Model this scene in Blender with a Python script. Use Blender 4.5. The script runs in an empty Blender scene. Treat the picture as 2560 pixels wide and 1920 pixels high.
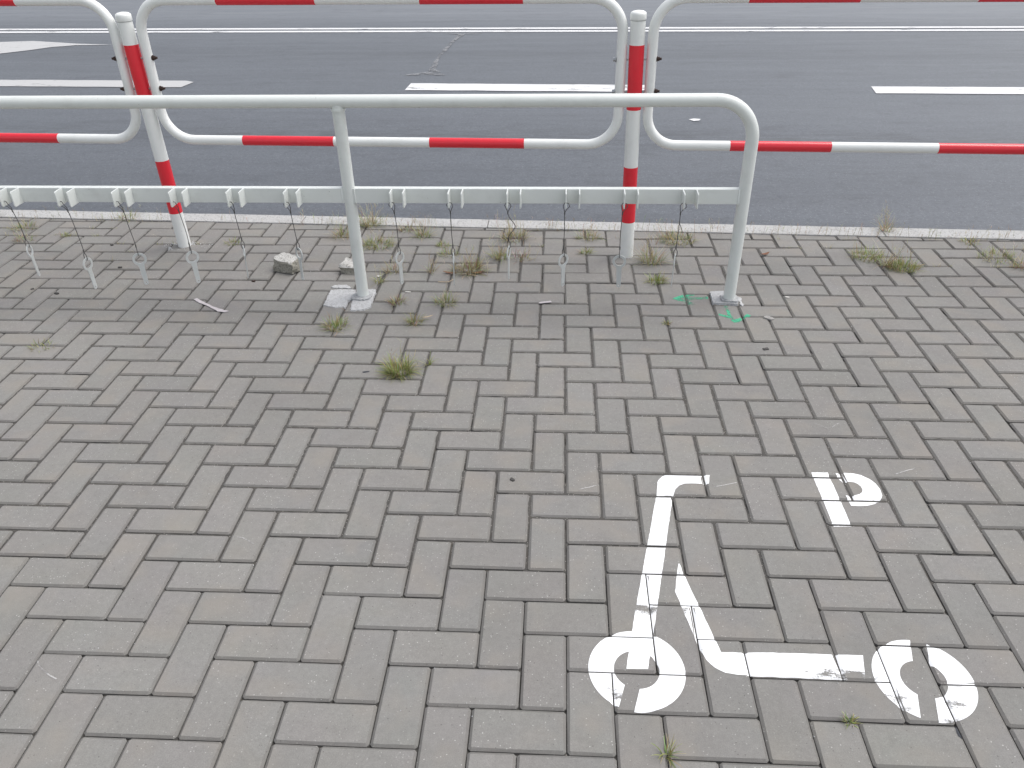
import bpy, bmesh, math, random
import numpy as np
from mathutils import Vector, Matrix, noise
from mathutils.geometry import tessellate_polygon

random.seed(7)
scene = bpy.context.scene
COL = scene.collection

# ------------------------------------------------------------------ camera
CAM_LOC = Vector((-0.0367, -0.9936, 1.5400))
YAW, PITCH, ROLL, FPX = 0.0634, 0.5648, -0.0184, 1997.38
_F = Vector((-math.sin(YAW) * math.cos(PITCH), math.cos(YAW) * math.cos(PITCH), -math.sin(PITCH)))
_R = Vector((math.cos(YAW), math.sin(YAW), 0))
_U = _R.cross(_F)
CR = _R * math.cos(ROLL) + _U * math.sin(ROLL)
CU = -_R * math.sin(ROLL) + _U * math.cos(ROLL)
cam_data = bpy.data.cameras.new('camera')
cam_data.sensor_width = 36.0
cam_data.lens = FPX * 36.0 / 2560.0
cam_data.clip_start = 0.05
cam_data.clip_end = 2000.0
cam = bpy.data.objects.new('camera', cam_data)
COL.objects.link(cam)
_m = Matrix.Identity(4)
for i in range(3):
    _m[i][0] = CR[i]; _m[i][1] = CU[i]; _m[i][2] = -_F[i]; _m[i][3] = CAM_LOC[i]
cam.matrix_world = _m
scene.camera = cam

# ------------------------------------------------------------------ light
SUN_AZ = math.radians(70)      # from +Y (across the road) towards +X
SUN_EL = math.radians(63)
world = bpy.data.worlds.new('World')
scene.world = world
world.use_nodes = True
wn = world.node_tree
wn.nodes.clear()
w_out = wn.nodes.new('ShaderNodeOutputWorld')
w_bg = wn.nodes.new('ShaderNodeBackground')
w_sky = wn.nodes.new('ShaderNodeTexSky')
w_hs = wn.nodes.new('ShaderNodeHueSaturation')
w_sky.sky_type = 'NISHITA'
w_sky.sun_disc = False
w_sky.sun_elevation = SUN_EL
w_sky.sun_rotation = SUN_AZ
w_sky.air_density = 1.0
w_sky.dust_density = 3.0
w_sky.ozone_density = 1.0
w_hs.inputs['Saturation'].default_value = 0.32
w_bg.inputs['Strength'].default_value = 0.15
wn.links.new(w_sky.outputs[0], w_hs.inputs['Color'])
wn.links.new(w_hs.outputs[0], w_bg.inputs['Color'])
wn.links.new(w_bg.outputs[0], w_out.inputs['Surface'])

sun_d = bpy.data.lights.new('sun', 'SUN')
sun_d.energy = 1.1
sun_d.angle = math.radians(40)
sun_d.color = (1.0, 0.97, 0.93)
sun = bpy.data.objects.new('sun', sun_d)
COL.objects.link(sun)
_dir = Vector((math.sin(SUN_AZ) * math.cos(SUN_EL), math.cos(SUN_AZ) * math.cos(SUN_EL), math.sin(SUN_EL)))
sun.rotation_euler = _dir.to_track_quat('Z', 'Y').to_euler()
sun.location = _dir * 20

scene.view_settings.view_transform = 'Standard'
scene.view_settings.look = 'None'
scene.view_settings.gamma = 1.0
scene.view_settings.use_curve_mapping = False
scene.view_settings.exposure = 0.60

# ------------------------------------------------------------------ helpers
def new_mesh(name, verts, faces, mats=None, fm=None, smooth=False):
    me = bpy.data.meshes.new(name)
    me.from_pydata([tuple(v) for v in verts], [], faces)
    for m in (mats or []):
        me.materials.append(m)
    if fm is not None:
        me.polygons.foreach_set('material_index', fm)
    if smooth:
        me.polygons.foreach_set('use_smooth', [True] * len(me.polygons))
    me.update()
    return me

def obj(name, me, parent=None, loc=(0, 0, 0), rot=(0, 0, 0)):
    o = bpy.data.objects.new(name, me)
    COL.objects.link(o)
    o.location = loc
    o.rotation_euler = rot
    if parent is not None:
        o.parent = parent
    return o

def tag(o, label, cat, group=None):
    o['label'] = label
    o['category'] = cat
    if group:
        o['group'] = group
    return o

def thing(name, label, cat, loc=(0, 0, 0), rz=0.0, group=None):
    o = bpy.data.objects.new(name, None)
    COL.objects.link(o)
    o.empty_display_size = 0.05
    o.location = loc
    o.rotation_euler = (0, 0, rz)
    return tag(o, label, cat, group)

class MB:
    """collects shapes that belong to ONE part"""
    def __init__(self):
        self.v = []; self.f = []; self.m = []; self.s = []
    def add(self, verts, faces, mi=0, smooth=False):
        b = len(self.v)
        self.v += [Vector(p) for p in verts]
        self.f += [[b + i for i in f] for f in faces]
        self.m += [mi] * len(faces)
        self.s += [smooth] * len(faces)
    def box(self, x0, x1, y0, y1, z0, z1, mi=0):
        p = [(x0, y0, z0), (x1, y0, z0), (x1, y1, z0), (x0, y1, z0), (x0, y0, z1), (x1, y0, z1), (x1, y1, z1), (x0, y1, z1)]
        self.add(p, [[3, 2, 1, 0], [4, 5, 6, 7], [0, 1, 5, 4], [1, 2, 6, 5], [2, 3, 7, 6], [3, 0, 4, 7]], mi)
    def tube(self, path, r, n=20, mi=0, caps=True, closed=False, smooth=True):
        path = [Vector(p) for p in path]
        k = len(path)
        rr = r if isinstance(r, (list, tuple)) else [r] * k
        tang = []
        for i in range(k):
            a = path[(i - 1) % k] if (i > 0 or closed) else path[i]
            b = path[(i + 1) % k] if (i < k - 1 or closed) else path[i]
            tang.append((b - a).normalized())
        t0 = tang[0]
        up = Vector((0, 1, 0)) if abs(t0.y) < 0.9 else Vector((1, 0, 0))
        nrm = (up - t0 * up.dot(t0)).normalized()
        vs = []
        for i in range(k):
            t = tang[i]
            nrm = (nrm - t * nrm.dot(t)).normalized()
            bi = t.cross(nrm)
            for j in range(n):
                a = 2 * math.pi * j / n
                vs.append(path[i] + (nrm * math.cos(a) + bi * math.sin(a)) * rr[i])
        fs = []
        for i in range(k if closed else k - 1):
            i2 = (i + 1) % k
            for j in range(n):
                j2 = (j + 1) % n
                fs.append([i * n + j, i * n + j2, i2 * n + j2, i2 * n + j])
        self.add(vs, fs, mi, smooth)
        if caps and not closed:
            self.add(vs[:n], [list(range(n))[::-1]], mi)
            self.add(vs[-n:], [list(range(n))], mi)
    def prism(self, poly, z0, z1, mi=0):
        n = len(poly)
        v = [(p[0], p[1], z0) for p in poly] + [(p[0], p[1], z1) for p in poly]
        f = [[i, (i + 1) % n, n + (i + 1) % n, n + i] for i in range(n)]
        tri = tessellate_polygon([[Vector((p[0], p[1], 0)) for p in poly]])
        f += [[n + a for a in t] for t in tri] + [list(t)[::-1] for t in tri]
        self.add(v, f, mi)
    def build(self, name, mats, parent=None, loc=(0, 0, 0), rot=(0, 0, 0), fixn=False):
        me = bpy.data.meshes.new(name)
        me.from_pydata([tuple(p) for p in self.v], [], self.f)
        for m in (mats if isinstance(mats, (list, tuple)) else [mats]):
            me.materials.append(m)
        me.polygons.foreach_set('material_index', self.m)
        me.polygons.foreach_set('use_smooth', self.s)
        if fixn:
            bm = bmesh.new(); bm.from_mesh(me)
            bmesh.ops.recalc_face_normals(bm, faces=bm.faces)
            bm.to_mesh(me); bm.free()
        me.update()
        return obj(name, me, parent, loc, rot)

def arc(c, r, a0, a1, n):
    return [(c[0] + r * math.cos(a0 + (a1 - a0) * i / n), c[1] + r * math.sin(a0 + (a1 - a0) * i / n)) for i in range(n + 1)]

# ------------------------------------------------------------------ materials
class NT:
    def __init__(self, name):
        self.mat = bpy.data.materials.new(name)
        self.mat.use_nodes = True
        self.t = self.mat.node_tree
        self.t.nodes.clear()
        self.out = self.n('ShaderNodeOutputMaterial')
        self.b = self.n('ShaderNodeBsdfPrincipled')
        self.l(self.b.outputs[0], self.out.inputs['Surface'])
    def n(self, typ, **kw):
        nd = self.t.nodes.new(typ)
        for k, v in kw.items():
            setattr(nd, k, v)
        return nd
    def l(self, a, b):
        self.t.links.new(a, b)
    def set(self, sock, v):
        if hasattr(v, 'links') or hasattr(v, 'is_linked'):
            self.l(v, sock)
        else:
            sock.default_value = v
    def math(self, op, a, b=0.0, c=None, clamp=False):
        nd = self.n('ShaderNodeMath', operation=op, use_clamp=clamp)
        self.set(nd.inputs[0], a); self.set(nd.inputs[1], b)
        if c is not None:
            self.set(nd.inputs[2], c)
        return nd.outputs[0]
    def mix(self, fac, a, b, mode='MIX'):
        nd = self.n('ShaderNodeMix', data_type='RGBA', blend_type=mode)
        self.set(nd.inputs[0], fac)
        self.set(nd.inputs[6], a if not isinstance(a, tuple) else (a + (1,))[:4])
        self.set(nd.inputs[7], b if not isinstance(b, tuple) else (b + (1,))[:4])
        return nd.outputs[2]
    def ramp(self, fac, lo, hi, a=0.0, b=1.0):
        nd = self.n('ShaderNodeMapRange')
        nd.clamp = True
        self.set(nd.inputs[0], fac)
        nd.inputs[1].default_value = lo; nd.inputs[2].default_value = hi
        nd.inputs[3].default_value = a; nd.inputs[4].default_value = b
        return nd.outputs[0]
    def noise(self, vec, scale, detail=3.0, rough=0.55, col=False):
        nd = self.n('ShaderNodeTexNoise')
        if vec is not None:
            self.l(vec, nd.inputs['Vector'])
        nd.inputs['Scale'].default_value = scale
        nd.inputs['Detail'].default_value = detail
        nd.inputs['Roughness'].default_value = rough
        return nd.outputs['Color' if col else 'Fac']
    def voro(self, vec, scale):
        nd = self.n('ShaderNodeTexVoronoi')
        self.l(vec, nd.inputs['Vector'])
        nd.inputs['Scale'].default_value = scale
        return nd
    def pos(self, scale=(1, 1, 1), rz=0.0, off=None):
        g = self.n('ShaderNodeNewGeometry').outputs['Position']
        if off is not None:
            a = self.n('ShaderNodeVectorMath', operation='ADD')
            self.l(g, a.inputs[0]); self.l(off, a.inputs[1]); g = a.outputs[0]
        mp = self.n('ShaderNodeMapping')
        self.l(g, mp.inputs['Vector'])
        mp.inputs['Rotation'].default_value = (0, 0, rz)
        mp.inputs['Scale'].default_value = scale
        return mp.outputs[0]
    def objpos(self, scale=(1, 1, 1)):
        mp = self.n('ShaderNodeMapping')
        self.l(self.n('ShaderNodeTexCoord').outputs['Object'], mp.inputs['Vector'])
        mp.inputs['Scale'].default_value = scale
        return mp.outputs[0]
    def bump(self, h, strength, dist):
        nd = self.n('ShaderNodeBump')
        nd.inputs['Strength'].default_value = strength
        nd.inputs['Distance'].default_value = dist
        self.l(h, nd.inputs['Height'])
        self.l(nd.outputs[0], self.b.inputs['Normal'])
    def fin(self, color=None, rough=0.8, metal=0.0, spec=None):
        if color is not None:
            self.set(self.b.inputs['Base Color'], color if not isinstance(color, tuple) else (color + (1,))[:4])
        self.set(self.b.inputs['Roughness'], rough)
        self.b.inputs['Metallic'].default_value = metal
        if spec is not None:
            self.b.inputs['Specular IOR Level'].default_value = spec
        return self.mat

def brick_material(name, dirt_shade):
    m = NT(name)
    ao = m.n('ShaderNodeAttribute', attribute_type='OBJECT', attribute_name='tone').outputs['Fac']
    ag = m.n('ShaderNodeAttribute', attribute_type='GEOMETRY', attribute_name='tone').outputs['Fac']
    tone = m.math('ADD', ao, ag)                        # 0..1 for each brick
    cb = m.n('ShaderNodeCombineXYZ')
    m.l(m.math('MULTIPLY', tone, 37.0), cb.inputs[0])
    m.l(m.math('MULTIPLY', tone, 91.0), cb.inputs[1])
    m.l(m.math('MULTIPLY', tone, 13.0), cb.inputs[2])
    p = m.pos(off=cb.outputs[0])
    pw = m.pos()
    big = m.noise(p, 9.0, 3, 0.6)
    wide = m.noise(pw, 1.1, 2, 0.5)
    tint = m.noise(p, 5.0, 2, 0.5, col=True)
    fine = m.noise(p, 420.0, 3, 0.75)
    mid = m.noise(p, 70.0, 4, 0.65)
    c = m.mix(big, (0.186, 0.179, 0.168), (0.219, 0.213, 0.202))
    c = m.mix(0.012, c, tint)
    # each brick slightly warmer / cooler, lighter / darker
    t2 = m.math('FRACT', m.math('MULTIPLY', tone, 17.31))
    c = m.mix(m.math('MULTIPLY', t2, 0.08), c, (0.245, 0.222, 0.195))
    t3 = m.math('FRACT', m.math('MULTIPLY', tone, 5.77))
    v = m.math('ADD', 0.96, m.math('MULTIPLY', t3, 0.075))
    v = m.math('MULTIPLY', v, m.ramp(wide, 0.3, 0.7, 0.93, 1.06))
    v = m.math('MULTIPLY', v, m.ramp(fine, 0.25, 0.75, 0.80, 1.20))
    v = m.math('MULTIPLY', v, m.ramp(mid, 0.3, 0.7, 0.94, 1.06))
    hs = m.n('ShaderNodeHueSaturation')
    m.l(c, hs.inputs['Color']); m.l(v, hs.inputs['Value'])
    c = hs.outputs[0]
    # light aggregate grains
    vo = m.voro(p, 150.0)
    sp = m.ramp(vo.outputs['Distance'], 0.13, 0.26, 1.0, 0.0)
    sep = m.n('ShaderNodeSeparateColor'); m.l(vo.outputs['Color'], sep.inputs[0])
    pick = m.math('GREATER_THAN', sep.outputs[0], 0.78)
    c = m.mix(m.math('MULTIPLY', m.math('MULTIPLY', sp, pick), m.ramp(sep.outputs[2], 0, 1, 0.12, 0.6)), c, (0.60, 0.59, 0.56))
    pick2 = m.math('LESS_THAN', sep.outputs[1], 0.06)
    c = m.mix(m.math('MULTIPLY', m.math('MULTIPLY', sp, pick2), 0.7), c, (0.06, 0.055, 0.05))
    # sparse scuffs
    sc = m.noise(m.pos(scale=(3, 14, 3), rz=0.6, off=cb.outputs[0]), 4.0, 4, 0.7)
    c = m.mix(m.ramp(sc, 0.70, 0.80, 0.0, 0.0), c, (0.42, 0.41, 0.39))
    # faint film of dust and tyre grime in soft patches
    gr = m.noise(m.pos(scale=(1.0, 1.6, 1.0), off=cb.outputs[0]), 16.0, 4, 0.65)
    c = m.mix(m.ramp(gr, 0.52, 0.75, 0.0, 0.22), c, (0.145, 0.139, 0.130))
    c = m.mix(m.ramp(m.noise(p, 7.0, 2, 0.5), 0.52, 0.72, 0.0, 0.42), c, (0.250, 0.225, 0.193))
    if dirt_shade > 0:
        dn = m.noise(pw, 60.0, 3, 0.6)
        c = m.mix(m.ramp(dn, 0.2, 0.8, dirt_shade * 0.8, dirt_shade), c, (0.085, 0.080, 0.074))  # mixes in grime together with painted-in shade
    h = m.math('ADD', m.math('MULTIPLY', fine, 0.6), mid)
    m.bump(h, 0.35, 0.0012)
    return m.fin(c, 0.88, spec=0.35)

M_BRICK = brick_material('concrete_brick', 0.0)
M_BEVEL = brick_material('concrete_brick_grimy_shaded_edge', 0.36)  # bevel faces: some grime, plus shade painted into the colour

def mat_sand():
    m = NT('joint_sand')
    p = m.pos()
    c = m.mix(m.noise(p, 260, 4, 0.7), (0.034, 0.032, 0.030), (0.135, 0.129, 0.121))
    c = m.mix(m.ramp(m.noise(p, 14, 3, 0.6), 0.45, 0.7, 0, 0.5), c, (0.09, 0.08, 0.068))
    vo = m.voro(p, 210)
    sep = m.n('ShaderNodeSeparateColor'); m.l(vo.outputs['Color'], sep.inputs[0])
    g = m.math('MULTIPLY', m.ramp(vo.outputs['Distance'], 0.2, 0.35, 1, 0), m.math('GREATER_THAN', sep.outputs[0], 0.8))
    c = m.mix(m.math('MULTIPLY', g, 0.7), c, (0.42, 0.40, 0.37))
    m.bump(m.noise(p, 300, 4, 0.7), 0.8, 0.003)
    return m.fin(c, 0.95, spec=0.2)
M_SAND = mat_sand()

def mat_kerb():
    m = NT('pale_kerb_stone')
    p = m.pos()
    c = m.mix(m.noise(p, 150, 4, 0.7), (0.30, 0.297, 0.29), (0.50, 0.497, 0.49))
    c = m.mix(m.ramp(m.noise(p, 7, 4, 0.65), 0.5, 0.75, 0, 0.45), c, (0.22, 0.21, 0.19))
    vo = m.voro(p, 190)
    sep = m.n('ShaderNodeSeparateColor'); m.l(vo.outputs['Color'], sep.inputs[0])
    c = m.mix(m.math('MULTIPLY', m.math('GREATER_THAN', sep.outputs[0], 0.86), 0.55), c, (0.14, 0.14, 0.14))
    m.bump(m.noise(p, 160, 4, 0.7), 0.5, 0.003)
    return m.fin(c, 0.85)
M_KERB = mat_kerb()

RA = -0.0435     # direction of the street
def mat_asphalt():
    m = NT('asphalt')
    p = m.pos()
    pl = m.pos(scale=(0.35, 3.0, 1.0), rz=-RA)
    fine = m.noise(p, 150, 4, 0.8)
    med = m.noise(p, 48, 3, 0.7)
    c = m.mix(m.ramp(fine, 0.28, 0.72), (0.012, 0.015, 0.021), (0.105, 0.115, 0.133))
    c = m.mix(m.ramp(med, 0.38, 0.68, 0.0, 0.6), c, (0.115, 0.124, 0.142))
    c = m.mix(m.ramp(m.noise(m.pos(), 33, 2, 0.6), 0.56, 0.68, 0.0, 0.5), c, (0.025, 0.028, 0.036))
    vo = m.voro(p, 95)
    sep = m.n('ShaderNodeSeparateColor'); m.l(vo.outputs['Color'], sep.inputs[0])
    g = m.math('MULTIPLY', m.ramp(vo.outputs['Distance'], 0.25, 0.4, 1, 0), m.math('GREATER_THAN', sep.outputs[0], 0.82))
    c = m.mix(m.math('MULTIPLY', g, 0.55), c, (0.27, 0.275, 0.285))
    st = m.noise(pl, 1.6, 5, 0.62)
    c = m.mix(m.ramp(st, 0.35, 0.7, 0.0, 0.35), c, (0.10, 0.108, 0.122))
    st2 = m.noise(m.pos(scale=(0.5, 4.0, 1), rz=-RA), 2.6, 5, 0.7)
    c = m.mix(m.ramp(st2, 0.55, 0.75, 0.0, 0.45), c, (0.032, 0.034, 0.040))
    # worn seam along the lane: dark strip about 1.9 m from the kerb
    sx = m.n('ShaderNodeSeparateXYZ'); m.l(m.pos(rz=-RA), sx.inputs[0])
    d = m.math('ABSOLUTE', m.math('SUBTRACT', sx.outputs[1], 5.0))
    wob = m.noise(m.pos(scale=(1.2, 6, 1), rz=-RA), 3.0, 4, 0.7)
    k = m.math('MULTIPLY', m.ramp(d, 0.05, 0.42, 1, 0), m.ramp(wob, 0.42, 0.62))
    c = m.mix(m.math('MULTIPLY', k, 0.55), c, (0.022, 0.022, 0.026))
    # wheel tracks polished darker, and the newer, paler lane beyond the centre line
    for dd, hw, amt, colr in ((8.35, 0.55, 0.35, (0.030, 0.032, 0.038)), (3.95, 0.45, 0.22, (0.035, 0.038, 0.046)), (5.9, 0.5, 0.22, (0.11, 0.117, 0.13)), (9.35, 0.3, 0.25, (0.11, 0.117, 0.13))):
        e = m.math('ABSOLUTE', m.math('SUBTRACT', sx.outputs[1], dd))
        c = m.mix(m.math('MULTIPLY', m.math('MULTIPLY', m.ramp(e, 0.0, hw, 1, 0), m.ramp(wob, 0.25, 0.6)), amt), c, colr)
    c = m.mix(m.ramp(sx.outputs[1], 10.3, 11.3, 0, 0.55), c, (0.15, 0.158, 0.175))
    blot = m.noise(m.pos(scale=(0.6, 1.0, 1), rz=-RA), 5.5, 5, 0.7)
    c = m.mix(m.ramp(blot, 0.54, 0.70, 0.0, 0.40), c, (0.030, 0.032, 0.038))
    flk = m.noise(m.pos(scale=(0.5, 1.6, 1), rz=-RA), 14.0, 4, 0.75)
    c = m.mix(m.ramp(flk, 0.70, 0.76, 0.0, 0.35), c, (0.24, 0.245, 0.26))
    # darker strip beside the kerb
    d2 = m.ramp(sx.outputs[1], 3.05, 3.45, 1, 0)
    c = m.mix(m.math('MULTIPLY', d2, 0.35), c, (0.022, 0.024, 0.030))
    m.bump(fine, 0.25, 0.003)
    return m.fin(c, m.ramp(st, 0.3, 0.7, 0.40, 0.50), spec=0.55)
M_ROAD = mat_asphalt()

def paint_mat(name, base, wear_lo, wear_hi, stretch, rough=0.6, under=None, dirt_shade=0.0, spots=()):
    """opaque paint, worn through (transparent) where the scuff noise is high"""
    m = NT(name)
    p = m.pos()
    c = m.mix(m.ramp(m.noise(p, 30, 4, 0.7), 0.5, 0.8, 0, 0.25 + dirt_shade), base, tuple(x * 0.75 for x in base))
    m.bump(m.noise(p, 300, 3, 0.7), 0.25, 0.001)
    m.fin(c, rough, spec=0.3)
    w1 = m.noise(m.pos(scale=stretch, rz=0.15), 6.0, 5, 0.72)
    w2 = m.noise(p, 240, 2, 0.6)
    for (sx_, sy_, rad, amt) in spots:           # places scuffed by tyres
        sm = m.noise(m.pos(scale=(1.4, 7.0, 1.0), rz=0.35), 5.0, 3, 0.6)
        dn = m.n('ShaderNodeVectorMath', operation='DISTANCE')
        m.l(p, dn.inputs[0]); dn.inputs[1].default_value = (sx_, sy_, 0)
        w1 = m.math('ADD', w1, m.math('MULTIPLY', m.math('MULTIPLY', m.ramp(dn.outputs['Value'], 0.0, rad, 1, 0), m.ramp(sm, 0.40, 0.58)), amt))
    a = m.ramp(m.math('ADD', w1, m.math('MULTIPLY', m.math('SUBTRACT', w2, 0.5), 0.25)), wear_lo, wear_hi, 0, 1)
    tr = m.n('ShaderNodeBsdfTransparent')
    mx = m.n('ShaderNodeMixShader')
    m.l(a, mx.inputs[0]); m.l(m.b.outputs[0], mx.inputs[1]); m.l(tr.outputs[0], mx.inputs[2])
    m.l(mx.outputs[0], m.out.inputs['Surface'])
    return m.mat
M_MARK = paint_mat('white_stencil_paint', (0.86, 0.865, 0.87), 0.63, 0.76, (1.0, 3.2, 1.0), spots=((0.60, 0.240, 0.08, 0.24), (0.665, 0.225, 0.05, 0.24), (0.84, 0.135, 0.06, 0.24), (0.74, 0.155, 0.06, 0.24), (0.305, 0.375, 0.06, 0.28), (0.10, 0.135, 0.05, 0.28), (0.195, 0.40, 0.05, 0.26), (0.20, 0.125, 0.07, 0.2)))
M_GREEN = paint_mat('green_spray_paint', (0.06, 0.36, 0.21), 0.47, 0.62, (1.5, 1.5, 1.0), 0.7)
M_LINE = paint_mat('road_line_paint', (0.64, 0.64, 0.645), 0.60, 0.70, (0.5, 1.5, 1.0), 0.65)
M_LINE_OLD = paint_mat('faded_road_paint', (0.44, 0.44, 0.44), 0.62, 0.76, (0.6, 1.6, 1.0), 0.75)
M_GHOST = paint_mat('ghost_road_paint', (0.22, 0.225, 0.235), 0.42, 0.60, (1.5, 1.5, 1.0), 0.8)

def coat(name, base, rough, spec=0.5, dirt_shade=(0.30, 0.29, 0.26), dirt_amt=0.18):
    m = NT(name)
    p = m.pos()
    c = m.mix(m.ramp(m.noise(p, 11, 4, 0.7), 0.5, 0.8, 0, dirt_amt), base, dirt_shade)
    vo = m.voro(p, 75)
    sep = m.n('ShaderNodeSeparateColor'); m.l(vo.outputs['Color'], sep.inputs[0])
    chip = m.math('MULTIPLY', m.ramp(vo.outputs['Distance'], 0.07, 0.12, 1, 0), m.math('GREATER_THAN', sep.outputs[0], 0.975))
    c = m.mix(m.math('MULTIPLY', chip, 0.8), c, (0.12, 0.10, 0.085))
    m.bump(m.noise(p, 160, 2, 0.5), 0.06, 0.001)
    return m.fin(c, rough, spec=spec)
M_RACK = coat('pale_grey_powder_coat', (0.69, 0.715, 0.69), 0.40)
M_GWHITE = coat('white_guard_paint', (0.80, 0.81, 0.79), 0.36)
M_RED = coat('red_reflective_film', (0.74, 0.020, 0.038), 0.26, 0.6, (0.25, 0.02, 0.03), 0.15)
M_CAPSEAM = coat('cap_seam', (0.22, 0.225, 0.22), 0.6)
M_TAG = coat('tag_grey_coat', (0.53, 0.55, 0.54), 0.45, dirt_shade=(0.2, 0.18, 0.15), dirt_amt=0.3)

def metal(name, a, b, rough, met):
    m = NT(name)
    c = m.mix(m.noise(m.pos(), 90, 4, 0.7), a, b)
    m.bump(m.noise(m.pos(), 250, 3, 0.6), 0.2, 0.001)
    return m.fin(c, rough, met)
M_CABLE = metal('steel_cable', (0.05, 0.05, 0.05), (0.13, 0.128, 0.125), 0.55, 0.4)
M_BOLT = metal('rusty_bolt', (0.018, 0.010, 0.010), (0.075, 0.04, 0.028), 0.75, 0.2)
M_ZINC = metal('zinc_bolt', (0.30, 0.31, 0.32), (0.48, 0.49, 0.5), 0.4, 0.7)

def mat_stone(name, a, b, dark):
    m = NT(name)
    p = m.pos()
    c = m.mix(m.noise(p, 55, 5, 0.75), a, b)
    vo = m.voro(p, 230)
    sep = m.n('ShaderNodeSeparateColor'); m.l(vo.outputs['Color'], sep.inputs[0])
    c = m.mix(m.math('MULTIPLY', m.math('GREATER_THAN', sep.outputs[0], 0.78), 0.6), c, dark)
    m.bump(m.noise(p, 120, 5, 0.7), 0.7, 0.004)
    return m.fin(c, 0.85)
M_STONE = mat_stone('granite_sett', (0.33, 0.32, 0.29), (0.58, 0.575, 0.56), (0.12, 0.115, 0.10))
M_STONE2 = mat_stone('split_granite_face', (0.20, 0.19, 0.155), (0.38, 0.365, 0.32), (0.10, 0.095, 0.08))
M_MORTAR = mat_stone('pale_mortar', (0.34, 0.34, 0.34), (0.56, 0.565, 0.57), (0.28, 0.275, 0.27))
M_MORTAR2 = mat_stone('grey_mortar', (0.30, 0.305, 0.31), (0.45, 0.455, 0.46), (0.24, 0.24, 0.24))
M_PEBBLE = mat_stone('dark_grit', (0.03, 0.028, 0.026), (0.10, 0.095, 0.09), (0.02, 0.02, 0.02))
M_CHIP = mat_stone('concrete_chip', (0.22, 0.21, 0.2), (0.42, 0.41, 0.39), (0.15, 0.14, 0.13))

def plain(name, c, rough=0.7, trans=0.0):
    m = NT(name)
    cc = m.mix(m.noise(m.pos(), 120, 3, 0.7), tuple(x * 0.75 for x in c), c)
    m.fin(cc, rough)
    return m.mat
M_STRIP = plain('pale_plastic', (0.52, 0.48, 0.49), 0.6)
M_LEAF = plain('dry_leaf', (0.22, 0.10, 0.055), 0.8)
M_STRAW = plain('straw', (0.50, 0.40, 0.28), 0.8)
M_PETAL = plain('white_petal', (0.75, 0.73, 0.68), 0.7)

def mat_grass():
    m = NT('grass_blade')
    a = m.n('ShaderNodeAttribute', attribute_type='GEOMETRY', attribute_name='col').outputs['Color']
    m.set(m.b.inputs['Base Color'], a)
    m.b.inputs['Roughness'].default_value = 0.6
    tl = m.n('ShaderNodeBsdfTranslucent'); m.l(a, tl.inputs['Color'])
    mx = m.n('ShaderNodeMixShader'); mx.inputs[0].default_value = 0.45
    m.l(m.b.outputs[0], mx.inputs[1]); m.l(tl.outputs[0], mx.inputs[2])
    m.l(mx.outputs[0], m.out.inputs['Surface'])
    return m.mat
M_GRASS = mat_grass()

def mat_verge():
    m = NT('far_verge')
    p = m.pos()
    c = m.mix(m.noise(p, 3, 6, 0.7), (0.05, 0.07, 0.025), (0.12, 0.13, 0.06))
    return m.fin(c, 0.9)
M_VERGE = mat_verge()

# ------------------------------------------------------------------ ground, road, kerb
CELL = 0.104
def kerb_in(x): return 2.926 - 0.0452 * x
def kerb_out(x): return 3.056 - 0.0440 * x
ROAD_Z = -0.10

def sheet(name, pts, z, mat):
    me = new_mesh(name, [(p[0], p[1], z) for p in pts], [list(range(len(pts)))], [mat])
    o = obj(name, me)
    o['kind'] = 'structure'
    return o
sheet('ground', [(-900, -900), (900, -900), (900, 900), (-900, 900)], -0.35, M_VERGE)
def st(x, d): return (x, d - 0.0435 * x)
sheet('road', [st(-60, 3.02), st(60, 3.02), st(60, 17.5), st(-60, 17.5)], ROAD_Z, M_ROAD)

def kerb_row(name, d_in, d_out, x0, x1, zt, zb, kin, kout):
    first = None
    x = x0
    root = None
    k = 0
    while x < x1:
        xa, xb = x + 0.002, x + 1.0 - 0.002
        n = 10
        vs, fs = [], []
        prof = [(0.0, zb), (0.0, zt - 0.003), (0.012, zt), (0.86, zt), (0.96, zt - 0.006), (1.0, zt - 0.018), (1.0, zb)]
        for i in range(n + 1):
            xx = xa + (xb - xa) * i / n
            yi, yo = kin(xx), kout(xx)
            for (t, z) in prof:
                jit = 0.0015 * noise.noise(Vector((xx * 9, t * 5, 3.1 + k)))
                vs.append((xx, yi + (yo - yi) * t + jit, z + (jit if z > zb else 0)))
        q = len(prof)
        for i in range(n):
            for j in range(q - 1):
                fs.append([i * q + j, i * q + j + 1, (i + 1) * q + j + 1, (i + 1) * q + j][::-1])
        fs.append(list(range(q))[::-1]); fs.append([n * q + j for j in range(q)])
        me = new_mesh('kerb_stone', vs, fs, [M_KERB])
        bm = bmesh.new(); bm.from_mesh(me); bmesh.ops.recalc_face_normals(bm, faces=bm.faces); bm.to_mesh(me); bm.free()
        if root is None:
            root = bpy.data.objects.new(name, None)
            COL.objects.link(root)
            root['kind'] = 'structure'
        obj('kerb_stone', me, root)
        x += 1.0; k += 1
    return root
kerb_row('kerb', 0, 0, -9.4, 9.0, 0.004, -0.3, kerb_in, kerb_out)
kerb_row('kerb', 0, 0, -9.4, 9.0, 0.02, -0.3, lambda x: 17.46 - 0.0435 * x, lambda x: 17.62 - 0.0435 * x)

# ------------------------------------------------------------------ paving
PX0, PX1 = -5.4, 4.9          # extent of the laid paving
PY0 = -2.3
def sand_level(y):
    t = min(1, max(0, (y - 0.35) / 0.45))
    return -0.0105 * (1 - t) + -0.0040 * t

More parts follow.
